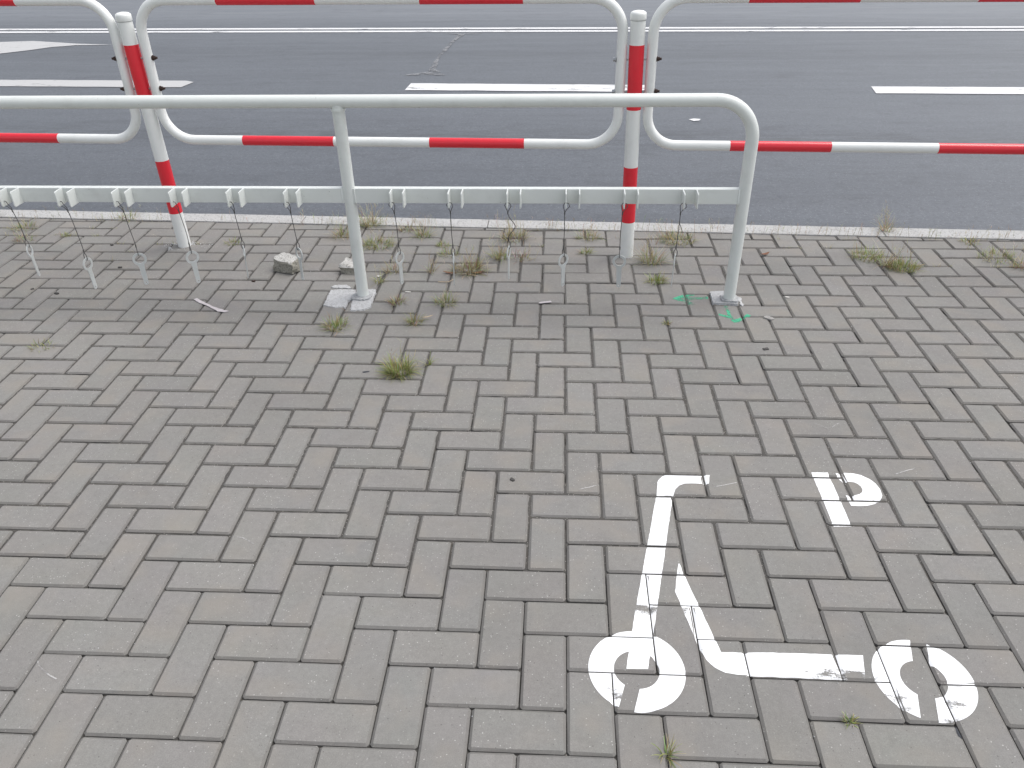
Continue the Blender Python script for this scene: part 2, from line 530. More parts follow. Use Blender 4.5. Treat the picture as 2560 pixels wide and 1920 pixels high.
def build_bed():
    s = 0.011
    xs = np.arange(PX0, PX1 + s, s)
    ys = np.arange(-0.30, 3.2, s)
    nx, ny = len(xs), len(ys)
    rng = np.random.default_rng(3)
    def vnoise(step):
        gx, gy = int(nx * s / step) + 3, int(ny * s / step) + 3
        g = rng.random((gy, gx))
        fx = (np.arange(nx) * s / step); fy = (np.arange(ny) * s / step)
        ix = fx.astype(int); iy = fy.astype(int); tx = fx - ix; ty = fy - iy
        a = g[np.ix_(iy, ix)]; b = g[np.ix_(iy, ix + 1)]; c = g[np.ix_(iy + 1, ix)]; d = g[np.ix_(iy + 1, ix + 1)]
        tx = tx[None, :]; ty = ty[:, None]
        return a * (1 - tx) * (1 - ty) + b * tx * (1 - ty) + c * (1 - tx) * ty + d * tx * ty
    X, Y = np.meshgrid(xs, ys)
    t = np.clip((Y - 0.35) / 0.45, 0, 1)
    Z = -0.0105 * (1 - t) + -0.0040 * t
    Z += (vnoise(0.013) - 0.5) * 0.0040 + (vnoise(0.05) - 0.5) * 0.0022 + (vnoise(0.4) - 0.5) * 0.0010
    Z -= np.clip(vnoise(0.05) - 0.70, 0, 1) * 0.035 * t
    edge = 2.934 - 0.0452 * X
    Z = np.where(Y > edge + 0.03, -0.05, Z)
    V = np.stack([X, Y, Z], 2).reshape(-1, 3)
    i = np.arange(nx * ny).reshape(ny, nx)
    F = np.stack([i[:-1, :-1], i[:-1, 1:], i[1:, 1:], i[1:, :-1]], 2).reshape(-1, 4)
    F = F[(Y[:-1, :-1] < edge[:-1, :-1] + 0.02).reshape(-1)]
    # coarse sheet behind the viewer
    base = len(V)
    V = np.concatenate([V, np.array([[PX0, PY0, -0.0105], [PX1, PY0, -0.0105], [PX1, -0.30, -0.0105], [PX0, -0.30, -0.0105]])])
    F = np.concatenate([F, np.array([[base, base + 1, base + 2, base + 3]])])
    me = bpy.data.meshes.new('pavement')
    me.vertices.add(len(V)); me.vertices.foreach_set('co', V.astype(np.float32).ravel())
    me.loops.add(len(F) * 4); me.loops.foreach_set('vertex_index', F.astype(np.int32).ravel())
    me.polygons.add(len(F)); me.polygons.foreach_set('loop_start', np.arange(0, len(F) * 4, 4, dtype=np.int32))
    me.polygons.foreach_set('use_smooth', np.ones(len(F), dtype=bool))
    me.update(calc_edges=True)
    me.materials.append(M_SAND)
    o = obj('pavement', me)
    o['kind'] = 'structure'
    return o
pavement = build_bed()

BEV, DROP, DEEP = 0.0060, 0.0042, 0.022
def ring_mesh(outer, bev=BEV, drop=DROP, rnd=None):
    """outline (convex, ccw) -> verts / faces / material index of a chamfered block, top at z=0"""
    n = len(outer)
    inner = []
    for i in range(n):
        p0, p1, p2 = Vector(outer[i - 1]), Vector(outer[i]), Vector(outer[(i + 1) % n])
        e1 = (p1 - p0); e2 = (p2 - p1)
        n1 = Vector((-e1.y, e1.x)).normalized(); n2 = Vector((-e2.y, e2.x)).normalized()
        b = (n1 + n2)
        k = max(0.35, 1 + n1.dot(n2))
        q = p1 + b * (bev / k)
        if rnd:
            q += Vector((rnd.uniform(-1, 1), rnd.uniform(-1, 1))) * 0.0010
        inner.append(q)
    v = [(p[0], p[1], 0.0) for p in inner] + [(p[0], p[1], -drop) for p in outer] + [(p[0], p[1], -DEEP) for p in outer]
    f = [list(range(n))]
    m = [0]
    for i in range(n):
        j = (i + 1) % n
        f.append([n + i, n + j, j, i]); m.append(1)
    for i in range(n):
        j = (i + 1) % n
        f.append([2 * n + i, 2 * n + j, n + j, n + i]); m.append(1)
    return v, f, m

def rect_outline(lx, ly, rnd):
    c = 0.0055
    x, y = lx / 2, ly / 2
    j = lambda: rnd.uniform(-0.0006, 0.0006)
    return [(-x + c, -y + j()), (0 + rnd.uniform(-.03, .03), -y + j()), (x - c, -y + j()), (x + j(), -y + c), (x + j(), y - c), (x - c, y + j()), (0 + rnd.uniform(-.03, .03), y + j()), (-x + c, y + j()), (-x + j(), y - c), (-x + j(), -y + c)]

NEAR, FAR = (0.2054, 0.1014), (0.2014, 0.0979)
VAR = {'near': [], 'far': []}
rv = random.Random(11)
for key, dims in (('near', NEAR), ('far', FAR)):
    for k in range(7):
        v, f, m = ring_mesh(rect_outline(dims[0], dims[1], rv), rnd=rv)
        VAR[key].append((v, f, m))
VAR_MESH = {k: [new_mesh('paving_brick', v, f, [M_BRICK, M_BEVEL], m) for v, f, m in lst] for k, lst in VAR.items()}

def project(p):
    d = Vector(p) - CAM_LOC
    z = d.dot(_F)
    if z < 0.05:
        return None
    return (1280 + FPX * d.dot(CR) / z, 960 - FPX * d.dot(CU) / z)

def clip_half(poly, a, b, c):
    """keep a*x+b*y<=c"""
    out = []
    n = len(poly)
    for i in range(n):
        p, q = poly[i], poly[(i + 1) % n]
        dp, dq = a * p[0] + b * p[1] - c, a * q[0] + b * q[1] - c
        if dp <= 0:
            out.append(p)
        if (dp < 0 < dq) or (dq < 0 < dp):
            t = dp / (dp - dq)
            out.append((p[0] + (q[0] - p[0]) * t, p[1] + (q[1] - p[1]) * t))
    return out
def area2(poly):
    return 0.5 * sum(poly[i - 1][0] * poly[i][1] - poly[i][0] * poly[i - 1][1] for i in range(len(poly)))

bricks = []       # dicts
rb = random.Random(23)
R0, R1 = int(PY0 / CELL), 31
for r in range(R0, R1):
    c0, c1 = int(PX0 / CELL), int(PX1 / CELL)
    for cx in range(c0, c1):
        kind = None
        if (cx + r + 2) % 4 == 0:
            kind = 'H'; x0, x1, y0, y1 = cx, cx + 2, r, r + 1
        elif (cx + r) % 4 == 0:
            kind = 'V'; x0, x1, y0, y1 = cx, cx + 1, r, r + 2
        if kind is None:
            continue
        x0, x1, y0, y1 = [t * CELL for t in (x0, x1, y0, y1)]
        mx, my = (x0 + x1) / 2, (y0 + y1) / 2
        if my > kerb_in(mx) + 0.12:
            continue
        near = my < 0.5
        far_amt = min(1.0, max(0.0, (my - 0.3) / 2.0))
        rough_amt = 0.35 + 0.65 * far_amt
        if my > 2.2:
            rough_amt *= 1.7
        b = dict(kind=kind, key='near' if near else 'far', var=rb.randrange(7),
                 x=mx + rb.gauss(0, 0.0007) * rough_amt, y=my + rb.gauss(0, 0.0007) * rough_amt,
                 z=max(-0.0012, min(0.0015, rb.gauss(0, 0.0006) * rough_amt)),
                 rz=rb.gauss(0, 0.0035) * rough_amt, rx=rb.gauss(0, 0.004) * rough_amt, ry=rb.gauss(0, 0.0035) * rough_amt,
                 tone=rb.random())
        b['rot'] = (b['rx'], b['ry'], b['rz'] + (math.pi / 2 if kind == 'V' else 0))
        b['cut'] = max(y1 - kerb_in(x0), y1 - kerb_in(x1)) > -0.004
        b['mat'] = Matrix.Translation((b['x'], b['y'], b['z'])) @ Matrix.Rotation(b['rot'][2], 4, 'Z') @ Matrix.Rotation(b['ry'], 4, 'Y') @ Matrix.Rotation(b['rx'], 4, 'X')
        if b['cut']:
            lx, ly = NEAR if near else FAR
            if kind == 'V':
                lx, ly = ly, lx
            o = rect_outline(lx, ly, rb)
            a_, b_, c_ = 0.0452, 1.0, 2.922 - b['y'] - 0.0452 * b['x']
            o = clip_half(o, a_, b_, c_)
            if len(o) < 3 or abs(area2(o)) < 0.0012:
                continue
            # drop doubled points
            oo = [p for i, p in enumerate(o) if (Vector(p) - Vector(o[i - 1])).length > 0.0012]
            if len(oo) < 3:
                continue
            b['geo'] = ring_mesh(oo, bev=0.003)
            b['rot'] = (b['rx'], b['ry'], b['rz'])
            b['mat'] = Matrix.Translation((b['x'], b['y'], b['z'])) @ Matrix.Rotation(b['rz'], 4, 'Z') @ Matrix.Rotation(b['ry'], 4, 'Y') @ Matrix.Rotation(b['rx'], 4, 'X')
        # picture area
        pts = [project((x, y, 0)) for x, y in ((x0, y0), (x1, y0), (x1, y1), (x0, y1))]
        if any(p is None for p in pts):
            b['px'] = 0.0
        else:
            q = pts
            for a_, b_, c_ in ((-1, 0, 0), (1, 0, 2560), (0, -1, 0), (0, 1, 1920)):
                q = clip_half(q, a_, b_, c_)
                if len(q) < 3:
                    break
            b['px'] = abs(area2(q)) if len(q) >= 3 else 0.0
        bricks.append(b)

bricks.sort(key=lambda b: -b['px'])
for b in bricks[:300]:
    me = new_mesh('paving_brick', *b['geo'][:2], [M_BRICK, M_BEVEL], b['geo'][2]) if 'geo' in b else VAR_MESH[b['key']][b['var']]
    o = bpy.data.objects.new('paving_brick', me)
    COL.objects.link(o)
    o.parent = pavement
    o.matrix_local = b['mat']
    o['tone'] = b['tone']
jv, jf, jm, jt = [], [], [], []
for b in bricks[300:]:
    v, f, m = b['geo'] if 'geo' in b else VAR[b['key']][b['var']]
    base = len(jv)
    M = b['mat']
    jv += [tuple(M @ Vector(p)) for p in v]
    jf += [[base + i for i in q] for q in f]
    jm += m
    jt += [b['tone']] * len(v)
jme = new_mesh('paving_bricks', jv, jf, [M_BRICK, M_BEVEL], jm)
at = jme.attributes.new('tone', 'FLOAT', 'POINT')
at.data.foreach_set('value', jt)
jo = obj('paving_bricks', jme, pavement)
jo['kind'] = 'stuff'

# ------------------------------------------------------------------ painted stencil on the bricks
def clip_convex(poly, conv):
    q = poly
    n = len(conv)
    for i in range(n):
        p0, p1 = conv[i], conv[(i + 1) % n]
        ex, ey = p1[0] - p0[0], p1[1] - p0[1]
        # inside is left of the edge: (-ey, ex).(p-p0) >= 0
        a, bb = ey, -ex
        q = clip_half(q, a, bb, a * p0[0] + bb * p0[1])
        if len(q) < 3:
            return []
    return q

def tris_of(poly):
    t = tessellate_polygon([[Vector((p[0], p[1], 0)) for p in poly]])
    out = []
    for tr in t:
        q = [tuple(poly[i][:2]) for i in tr]
        if area2(q) < 0:
            q = q[::-1]
        out.append(q)
    return out

near_paint = [b for b in bricks if 'geo' not in b and -1.3 < b['x'] < 1.3 and -0.2 < b['y'] < 2.5]
def paint_on_bricks(tris, lift=0.0007):
    mb = MB()
    for b in near_paint:
        lx, ly = NEAR if b['key'] == 'near' else FAR
        hx, hy = lx / 2 - 0.0003, ly / 2 - 0.0003
        inv = b['mat'].inverted()
        loc = []
        for tr in tris:
            if all(abs(p[0] - b['x']) > 0.16 or abs(p[1] - b['y']) > 0.16 for p in tr):
                # triangles can be larger than a brick: use box overlap
                if min(p[0] for p in tr) > b['x'] + 0.12 or max(p[0] for p in tr) < b['x'] - 0.12 or min(p[1] for p in tr) > b['y'] + 0.12 or max(p[1] for p in tr) < b['y'] - 0.12:
                    continue
            loc.append([(lambda w: (w.x, w.y))(inv @ Vector((p[0], p[1], 0))) for p in tr])
        if not loc:
            continue
        ix, iy = hx - BEV, hy - BEV
        regions = [([(-ix, -iy), (ix, -iy), (ix, iy), (-ix, iy)], lambda x, y: 0.0),
                   ([(-hx, -hy), (hx, -hy), (ix, -iy), (-ix, -iy)], lambda x, y: -(abs(y) - iy) / BEV * DROP),
                   ([(hx, -hy), (hx, hy), (ix, iy), (ix, -iy)], lambda x, y: -(abs(x) - ix) / BEV * DROP),
                   ([(hx, hy), (-hx, hy), (-ix, iy), (ix, iy)], lambda x, y: -(abs(y) - iy) / BEV * DROP),
                   ([(-hx, hy), (-hx, -hy), (-ix, -iy), (-ix, iy)], lambda x, y: -(abs(x) - ix) / BEV * DROP)]
        for tr in loc:
            for conv, zf in regions:
                q = clip_convex(tr, conv)
                if len(q) >= 3 and abs(area2(q)) > 1e-8:
                    mb.add([b['mat'] @ Vector((p[0], p[1], zf(*p) + lift)) for p in q], [list(range(len(q)))])
    return mb

def fuzz(poly, step=0.012, amp=0.0007, seed=0):
    rr = random.Random(seed)
    out = []
    for i in range(len(poly)):
        a, b = Vector(poly[i][:2]), Vector(poly[(i + 1) % len(poly)][:2])
        n = max(1, int((b - a).length / step))
        for k in range(n):
            p = a.lerp(b, k / n)
            if k:
                p += Vector((rr.uniform(-amp, amp), rr.uniform(-amp, amp)))
            out.append((p.x, p.y))
    return out

STEM = [(0.4365, 0.9329), (0.4277, 0.8923), (0.4147, 0.891), (0.3763, 0.8921), (0.3555, 0.8906), (0.3389, 0.8811), (0.3254, 0.8638), (0.3182, 0.8418), (0.3114, 0.8202), (0.2261, 0.4029), (0.1872, 0.2192), (0.1376, 0.2179), (0.1584, 0.327), (0.1734, 0.4008), (0.2683, 0.842), (0.2755, 0.8943), (0.2811, 0.9068), (0.2916, 0.9204), (0.3057, 0.9301), (0.3218, 0.934)]
DECK = [(0.2973, 0.5578), (0.3, 0.5573), (0.3064, 0.5216), (0.3187, 0.4635), (0.3325, 0.4071), (0.3535, 0.3115), (0.3584, 0.2913), (0.3616, 0.2739), (0.4158, 0.2741), (0.4708, 0.2771), (0.6882, 0.2779), (0.673, 0.2136), (0.623, 0.2099), (0.4569, 0.2116), (0.4157, 0.2115), (0.3866, 0.2121), (0.3619, 0.2163), (0.3405, 0.2292), (0.3239, 0.2502), (0.3142, 0.2794), (0.3066, 0.3121), (0.298, 0.3565), (0.2874, 0.4053), (0.2851, 0.4218), (0.2766, 0.459)]
P_STEM = [(0.7447, 0.9558), (0.7946, 0.9575), (0.7935, 0.9375), (0.7945, 0.8392), (0.7941, 0.7188), (0.7448, 0.7165), (0.745, 0.8348)]
P_BOWL = [(0.8164, 0.9549), (0.8448, 0.9567), (0.87, 0.9548), (0.8901, 0.9477), (0.9086, 0.9305), (0.9204, 0.9092), (0.9252, 0.8828), (0.9219, 0.8552), (0.9156, 0.8422), (0.904, 0.8282), (0.8869, 0.8157), (0.8668, 0.8088), (0.8415, 0.8059), (0.8188, 0.807), (0.8173, 0.8534), (0.8301, 0.8494), (0.8445, 0.8533), (0.8596, 0.8595), (0.8695, 0.869), (0.8735, 0.8797), (0.8732, 0.8929), (0.8683, 0.9042), (0.859, 0.9125), (0.8461, 0.9148), (0.8302, 0.9126), (0.8198, 0.9206)]
def ring_tris(c, ro, ri, gaps, n=72):
    """ring with straight stencil bridges: gaps = [(angle, half width)]"""
    out = []
    def keep(poly):
        polys = [poly]
        for ang, hw in gaps:
            dx, dy = math.cos(ang), math.sin(ang)
            nx_, ny_ = -dy, dx
            res = []
            for q in polys:
                mx = sum(p[0] for p in q) / len(q) - c[0]; my = sum(p[1] for p in q) / len(q) - c[1]
                if mx * dx + my * dy < 0:
                    res.append(q); continue
                k = nx_ * c[0] + ny_ * c[1]
                a = clip_half(q, nx_, ny_, k - hw)
                b = clip_half(q, -nx_, -ny_, -k - hw)
                res += [t for t in (a, b) if len(t) >= 3]
            polys = res
        return polys
    rr = random.Random(5)
    for i in range(n):
        a0, a1 = 2 * math.pi * i / n, 2 * math.pi * (i + 1) / n
        f = lambda a, r: (c[0] + r * math.cos(a), c[1] + r * math.sin(a))
        q = [f(a0, ri), f(a0, ro), f(a1, ro), f(a1, ri)]
        out += keep(q)
    return [q if area2(q) > 0 else q[::-1] for q in out]

sc = thing('scooter_pictogram', 'white painted kick scooter symbol on the paving bricks', 'pavement marking', (0.45, 0.4, 0))
def at_root(o, root):
    o.parent = root
    o.matrix_parent_inverse = Matrix.Translation(root.location).inverted()
    return o
at_root(paint_on_bricks(tris_of(fuzz(STEM, seed=1))).build('painted_stem', M_MARK), sc)
at_root(paint_on_bricks(tris_of(fuzz(DECK, seed=2))).build('painted_deck', M_MARK), sc)
at_root(paint_on_bricks(ring_tris((0.161, 0.2165), 0.1105, 0.0520, [(math.radians(-106), 0.0170)]), 0.0011).build('painted_wheel', M_MARK), sc)
at_root(paint_on_bricks(ring_tris((0.8035, 0.2175), 0.1095, 0.0498, [(math.radians(76), 0.0180), (math.radians(-104), 0.0180)]), 0.0007).build('painted_wheel', M_MARK), sc)
pl = thing('parking_letter', 'white stencilled capital P painted on the bricks above the scooter deck', 'pavement marking', (0.83, 0.84, 0))
at_root(paint_on_bricks(tris_of(fuzz(P_STEM, seed=3))).build('painted_stroke', M_MARK), pl)
at_root(paint_on_bricks(tris_of(fuzz(P_BOWL, seed=4))).build('painted_bowl', M_MARK), pl)

GREEN_A = [(0.6176, 2.1588), (0.6135, 2.1318), (0.5467, 2.1278), (0.526, 2.1108), (0.5495, 2.0948), (0.5582, 2.0787), (0.533, 2.0806), (0.5103, 2.1022), (0.4829, 2.1181), (0.4622, 2.1368), (0.4959, 2.1646), (0.528, 2.1823), (0.5654, 2.1832), (0.5595, 2.1677), (0.5167, 2.1523), (0.5495, 2.1488)]
GREEN_B = [(0.6723, 2.0772), (0.685, 2.0775), (0.6864, 1.9826), (0.6933, 1.9521), (0.7303, 1.9721), (0.7532, 1.9997), (0.7665, 1.986), (0.7267, 1.9529), (0.7082, 1.9283), (0.6864, 1.9232), (0.6718, 1.9592), (0.6344, 1.9891), (0.6371, 2.0008), (0.6722, 1.9822)]
for poly, lab in ((GREEN_A, 'green sprayed arrow pointing left beside the right rack post'), (GREEN_B, 'green sprayed arrow pointing towards the viewer in front of the right rack post')):
    o = paint_on_bricks(tris_of(fuzz(poly, amp=0.002, seed=9))).build('spray_arrow', M_GREEN)
    tag(o, lab, 'spray mark')

M_SCR = paint_mat('chalky_scratch', (0.42, 0.41, 0.40), 0.42, 0.58, (2.0, 2.0, 1.0), 0.8)
M_TAR = paint_mat('tar_smear', (0.035, 0.038, 0.045), 0.55, 0.70, (1.5, 1.5, 1.0), 0.6)
def ribbon(pts, w):
    out = []
    for i in range(len(pts) - 1):
        a, b = Vector(pts[i]), Vector(pts[i + 1])
        d = (b - a).normalized(); n = Vector((-d.y, d.x)) * w * 0.5
        q = [tuple(a - n), tuple(b - n), tuple(b + n), tuple(a + n)]
        out.append(q if area2(q) > 0 else q[::-1])
    return out
for pts, w, lab in (
    ([(-1.2463, 0.1877), (-1.233, 0.1718), (-1.2153, 0.158), (-1.1911, 0.1446), (-1.1698, 0.136)], 0.0032, 'pale curved scratch on a brick near the bottom left corner'),
    ([(0.8231, 1.2188), (0.8412, 1.2025), (0.8626, 1.1885), (0.8808, 1.2038), (0.9063, 1.2244)], 0.0028, 'pale V-shaped scratch on a brick above the letter P'),
    ([(0.3926, 0.8622), (0.4089, 0.8687), (0.4328, 0.8756), (0.4704, 0.8869), (0.5112, 0.9005)], 0.0030, 'pale straight scratch right of the painted scooter handlebar'),
    ([(0.0397, 0.8531), (0.0708, 0.8633), (0.0988, 0.8767), (0.1231, 0.8786)], 0.0028, 'pale scratch left of the painted scooter handlebar'),
    ([(0.9923, 0.957), (1.0402, 0.9789), (1.0972, 0.9983)], 0.0030, 'pale straight scratch right of the letter P'),
    ([(-0.9354, 0.6173), (-0.8965, 0.6118), (-0.8585, 0.5901)], 0.0028, 'pale bent scratch on the open paving at lower left')):
    tag(paint_on_bricks(ribbon(pts, w)).build('scratch', M_SCR), lab, 'scratch')
for poly, lab in (([(0.823, 0.105), (0.8278, 0.099), (0.8346, 0.085), (0.8296, 0.0726), (0.8222, 0.0763), (0.8234, 0.0926)], 'dark tar smear just below the rear scooter wheel'),
                  ([(-0.7513, 1.5004), (-0.7393, 1.5053), (-0.7234, 1.5073), (-0.7263, 1.498), (-0.7412, 1.4914), (-0.7483, 1.4943)], 'dark smudge on a brick left of the dense green tuft')):
    if area2(poly) < 0:
        poly = poly[::-1]
    tag(paint_on_bricks(tris_of(fuzz(poly, 0.006, 0.0012, 8))).build('tar_smear', M_TAR), lab, 'stain')

# ------------------------------------------------------------------ road markings
def road_mark(name, poly, mat, label, dz=0.004):
    o = new_mesh(name, [(p[0], p[1], ROAD_Z + dz) for p in poly], [list(t) for t in tessellate_polygon([[Vector((p[0], p[1], 0)) for p in poly]])], [mat])
    o = obj(name, o)
    bm = bmesh.new(); bm.from_mesh(o.data)
    bmesh.ops.recalc_face_normals(bm, faces=bm.faces)
    bm.faces.ensure_lookup_table()
    if bm.faces and bm.faces[0].normal.z < 0:
        bmesh.ops.reverse_faces(bm, faces=bm.faces)
    bm.to_mesh(o.data); bm.free()
    tag(o, label, 'road marking')
    return o
def line(d0, d1, x0=-40, x1=40, k=-0.0365): return [(x0, d0 + k * x0), (x1, d0 + k * x1), (x1, d1 + k * x1), (x0, d1 + k * x0)]
road_mark('centre_line', line(10.035, 10.16), M_LINE, 'farther white line of the solid double centre line')
road_mark('centre_line', line(9.81, 9.935), M_LINE, 'nearer white line of the solid double centre line')
road_mark('lane_dash', fuzz([(-6.9, 7.20), (-3.70, 7.055), (-3.60, 6.99), (-3.635, 6.766), (-6.9, 6.90)], 0.2, 0.006, 1), M_LINE_OLD, 'faded lane dash at the left edge with a chipped right end')
road_mark('lane_dash', fuzz([(-1.447, 6.890), (0.76, 6.772), (0.735, 6.494), (-1.458, 6.602)], 0.2, 0.006, 2), M_LINE, 'white lane dash in the middle behind the rack')
road_mark('lane_dash', fuzz([(2.762, 6.672), (5.60, 6.55), (5.60, 6.28), (2.72, 6.400)], 0.2, 0.006, 3), M_LINE, 'white lane dash at the right edge of the road')
road_mark('lane_arrow', fuzz([(-8.9, 9.33), (-7.03, 9.377), (-6.636, 9.439), (-6.354, 9.349), (-5.942, 9.212), (-5.454, 9.117), (-5.91, 9.106), (-6.152, 8.987), (-6.321, 8.779), (-6.542, 8.58), (-7.2, 8.2), (-7.2, 9.02), (-8.9, 9.09)], 0.3, 0.004, 4), M_LINE_OLD, 'faded white turn arrow painted in the far lane at left')
road_mark('paint_ghost', fuzz([(-1.5117, 9.7748), (-1.302, 9.7761), (-1.0071, 9.7656), (-1.0187, 9.7211), (-1.2277, 9.7007), (-1.2193, 9.5378), (-1.2614, 9.4833), (-1.3007, 8.8481), (-1.3359, 8.2786), (-1.3241, 7.9296), (-1.3077, 7.5639), (-1.1665, 7.2647), (-1.2344, 7.2517), (-1.3495, 7.2987), (-1.5432, 7.2446), (-1.5793, 7.2749), (-1.3805, 7.4043), (-1.3554, 7.4492), (-1.3741, 7.9311), (-1.3719, 8.5577), (-1.3035, 9.691), (-1.4859, 9.7264)], 0.12, 0.012, 6), M_GHOST, 'pale Z-shaped scar on the asphalt above the middle lane dash')
road_mark('paint_fleck', [(0.9879, 5.5302), (1.0323, 5.5567), (1.0844, 5.5401), (1.064, 5.4923), (1.0214, 5.4768)], M_LINE, 'white paint fleck on the asphalt right of the middle guard post')

# ------------------------------------------------------------------ red and white guard railing
g_root = thing('guard_railing', 'white tubular guard railing with red bands along the kerb', 'railing', (0.2845, 2.594, 0), math.atan(-0.0422))
GP = [-4.42, -2.2105, 0.0, 2.2105]      # posts along the railing (local x)
PR, TR, TO = 0.0312, 0.0215, 0.0630    # post radius, tube radius, tube offset from post axis
post_proto = None
def cyl(mb, z0, z1, r, n=28, mi=0, x=0, y=0):
    mb.tube([(x, y, z0), (x, y, z1)], r, n, mi)
TILT = [0.0, -0.018, -0.014, 0.0]
for i, gx in enumerate(GP):
    mb = MB(); cyl(mb, -0.1, 1.044, PR)
    p = mb.build('post', M_GWHITE, g_root, (gx - math.tan(TILT[i]) * 0.82, 0, 0), (0, TILT[i], 0))
    mb = MB()
    mb.tube([(0, 0, 1.0405), (0, 0, 1.0435), (0, 0, 1.062), (0, 0, 1.068), (0, 0, 1.0735), (0, 0, 1.0765)], [PR + 0.001, PR + 0.0022, PR + 0.0022, PR + 0.0005, PR - 0.008, 0.006], 28)
    mb.tube([(0, 0, 1.0390), (0, 0, 1.0402)], PR + 0.0014, 28, 1)
    mb.build('cap', [M_GWHITE, M_CAPSEAM], p)
    for z0, z1 in ((0.684, 0.945), (0.175, 0.433)):
        mb = MB(); cyl(mb, z0, z1, PR + 0.0006)
        mb.build('red_band', M_RED, p)
    for z in (0.888, 0.758):
        for s in (-1, 1):
            mb = MB()
            x1 = TO + TR
            zinc = (s < 0 and i == 2)
            mb.tube([(s * (PR - 0.004), 0, z), (s * (x1 + 0.006), 0, z)], 0.0050, 12, 1)
            mb.tube([(s * (x1 - 0.001), 0, z), (s * (x1 + 0.003), 0, z)], 0.0115, 16, smooth=False)
            mb.tube([(s * (x1 + 0.003), 0, z), (s * (x1 + 0.012), 0, z)], 0.0090, 6, smooth=False)
            if not zinc:
                mb.tube([(s * (x1 + 0.012), 0, z), (s * (x1 + 0.021), 0, z)], 0.0052, 10)
            b = mb.build('bolt', [M_ZINC if zinc else M_BOLT, M_ZINC], p)
ZB, ZT, RB = 0.530, 1.1225, 0.132
for i in range(3):
    xa, xb = GP[i] + TO, GP[i + 1] - TO
    path = []
    for (cx, cz, a0) in ((xb - RB, ZB + RB, -math.pi / 2), (xb - RB, ZT - RB, 0), (xa + RB, ZT - RB, math.pi / 2), (xa + RB, ZB + RB, math.pi)):
        path += [(x, 0, z) for x, z in arc((cx, cz), RB, a0, a0 + math.pi / 2, 12)]
    # extra rings on the long straights
    mb = MB(); mb.tube(path, TR, 20, closed=True)
    fr = mb.build('rail_frame', M_GWHITE, g_root)
    x_off = GP[i]
    for z in (ZB, ZT):
        for b0, b1 in ((0.430, 0.860), (1.305, 1.735)):
            mb = MB(); mb.tube([(x_off + b0, 0, z), (x_off + b1, 0, z)], TR + 0.0006, 20)
            mb.build('red_band', M_RED, fr)

# ------------------------------------------------------------------ scooter rack
RY = 2.125
rack = thing('scooter_rack', 'pale grey tubular scooter rack with crossbar and paired holder plates', 'rack', (-0.884, RY, 0))
RX0 = -0.884
def rb_(o):
    o.parent = rack
    o.matrix_parent_inverse = Matrix.Translation(rack.location).inverted()
    return o
XL, XR, ZTOP, TRR, RBD = -2.56, 0.701, 0.828, 0.0245, 0.150
path = [(XL, RY, -0.12), (XL, RY, 0.3)] + [(x, RY, z) for x, z in arc((XL + RBD, ZTOP - RBD), RBD, math.pi, math.pi / 2, 14)] \
     + [(x, RY, z) for x, z in arc((XR - RBD, ZTOP - RBD), RBD, math.pi / 2, 0, 14)] + [(XR, RY, 0.3), (XR - 0.002, RY, -0.12)]
mb = MB(); mb.tube(path, TRR, 28); rb_(mb.build('top_tube', M_RACK))
mb = MB(); mb.tube([(-0.879, RY, -0.12), (-0.885, RY, ZTOP - 0.012)], TRR, 28)
mb.tube([(-0.885, RY, ZTOP - 0.034), (-0.885, RY, ZTOP - 0.026)], TRR + 0.0035, 24)
rb_(mb.build('middle_post', M_RACK))
BY0, BY1, BZ0, BZ1 = 2.1085, 2.1385, 0.4305, 0.4915
def bar(xa, xb):
    bm = bmesh.new()
    bmesh.ops.create_cube(bm, size=1)
    bmesh.ops.scale(bm, verts=bm.verts, vec=(xb - xa, BY1 - BY0, BZ1 - BZ0))
    bmesh.ops.translate(bm, verts=bm.verts, vec=((xa + xb) / 2, (BY0 + BY1) / 2, (BZ0 + BZ1) / 2))
    bmesh.ops.bevel(bm, geom=[e for e in bm.edges], offset=0.0025, segments=2, affect='EDGES', profile=0.6)
    me = bpy.data.meshes.new('crossbar'); bm.to_mesh(me); bm.free()
    me.materials.append(M_RACK)
    return rb_(obj('crossbar', me))
bar(XL + 0.015, -0.897); bar(-0.868, XR - 0.014)
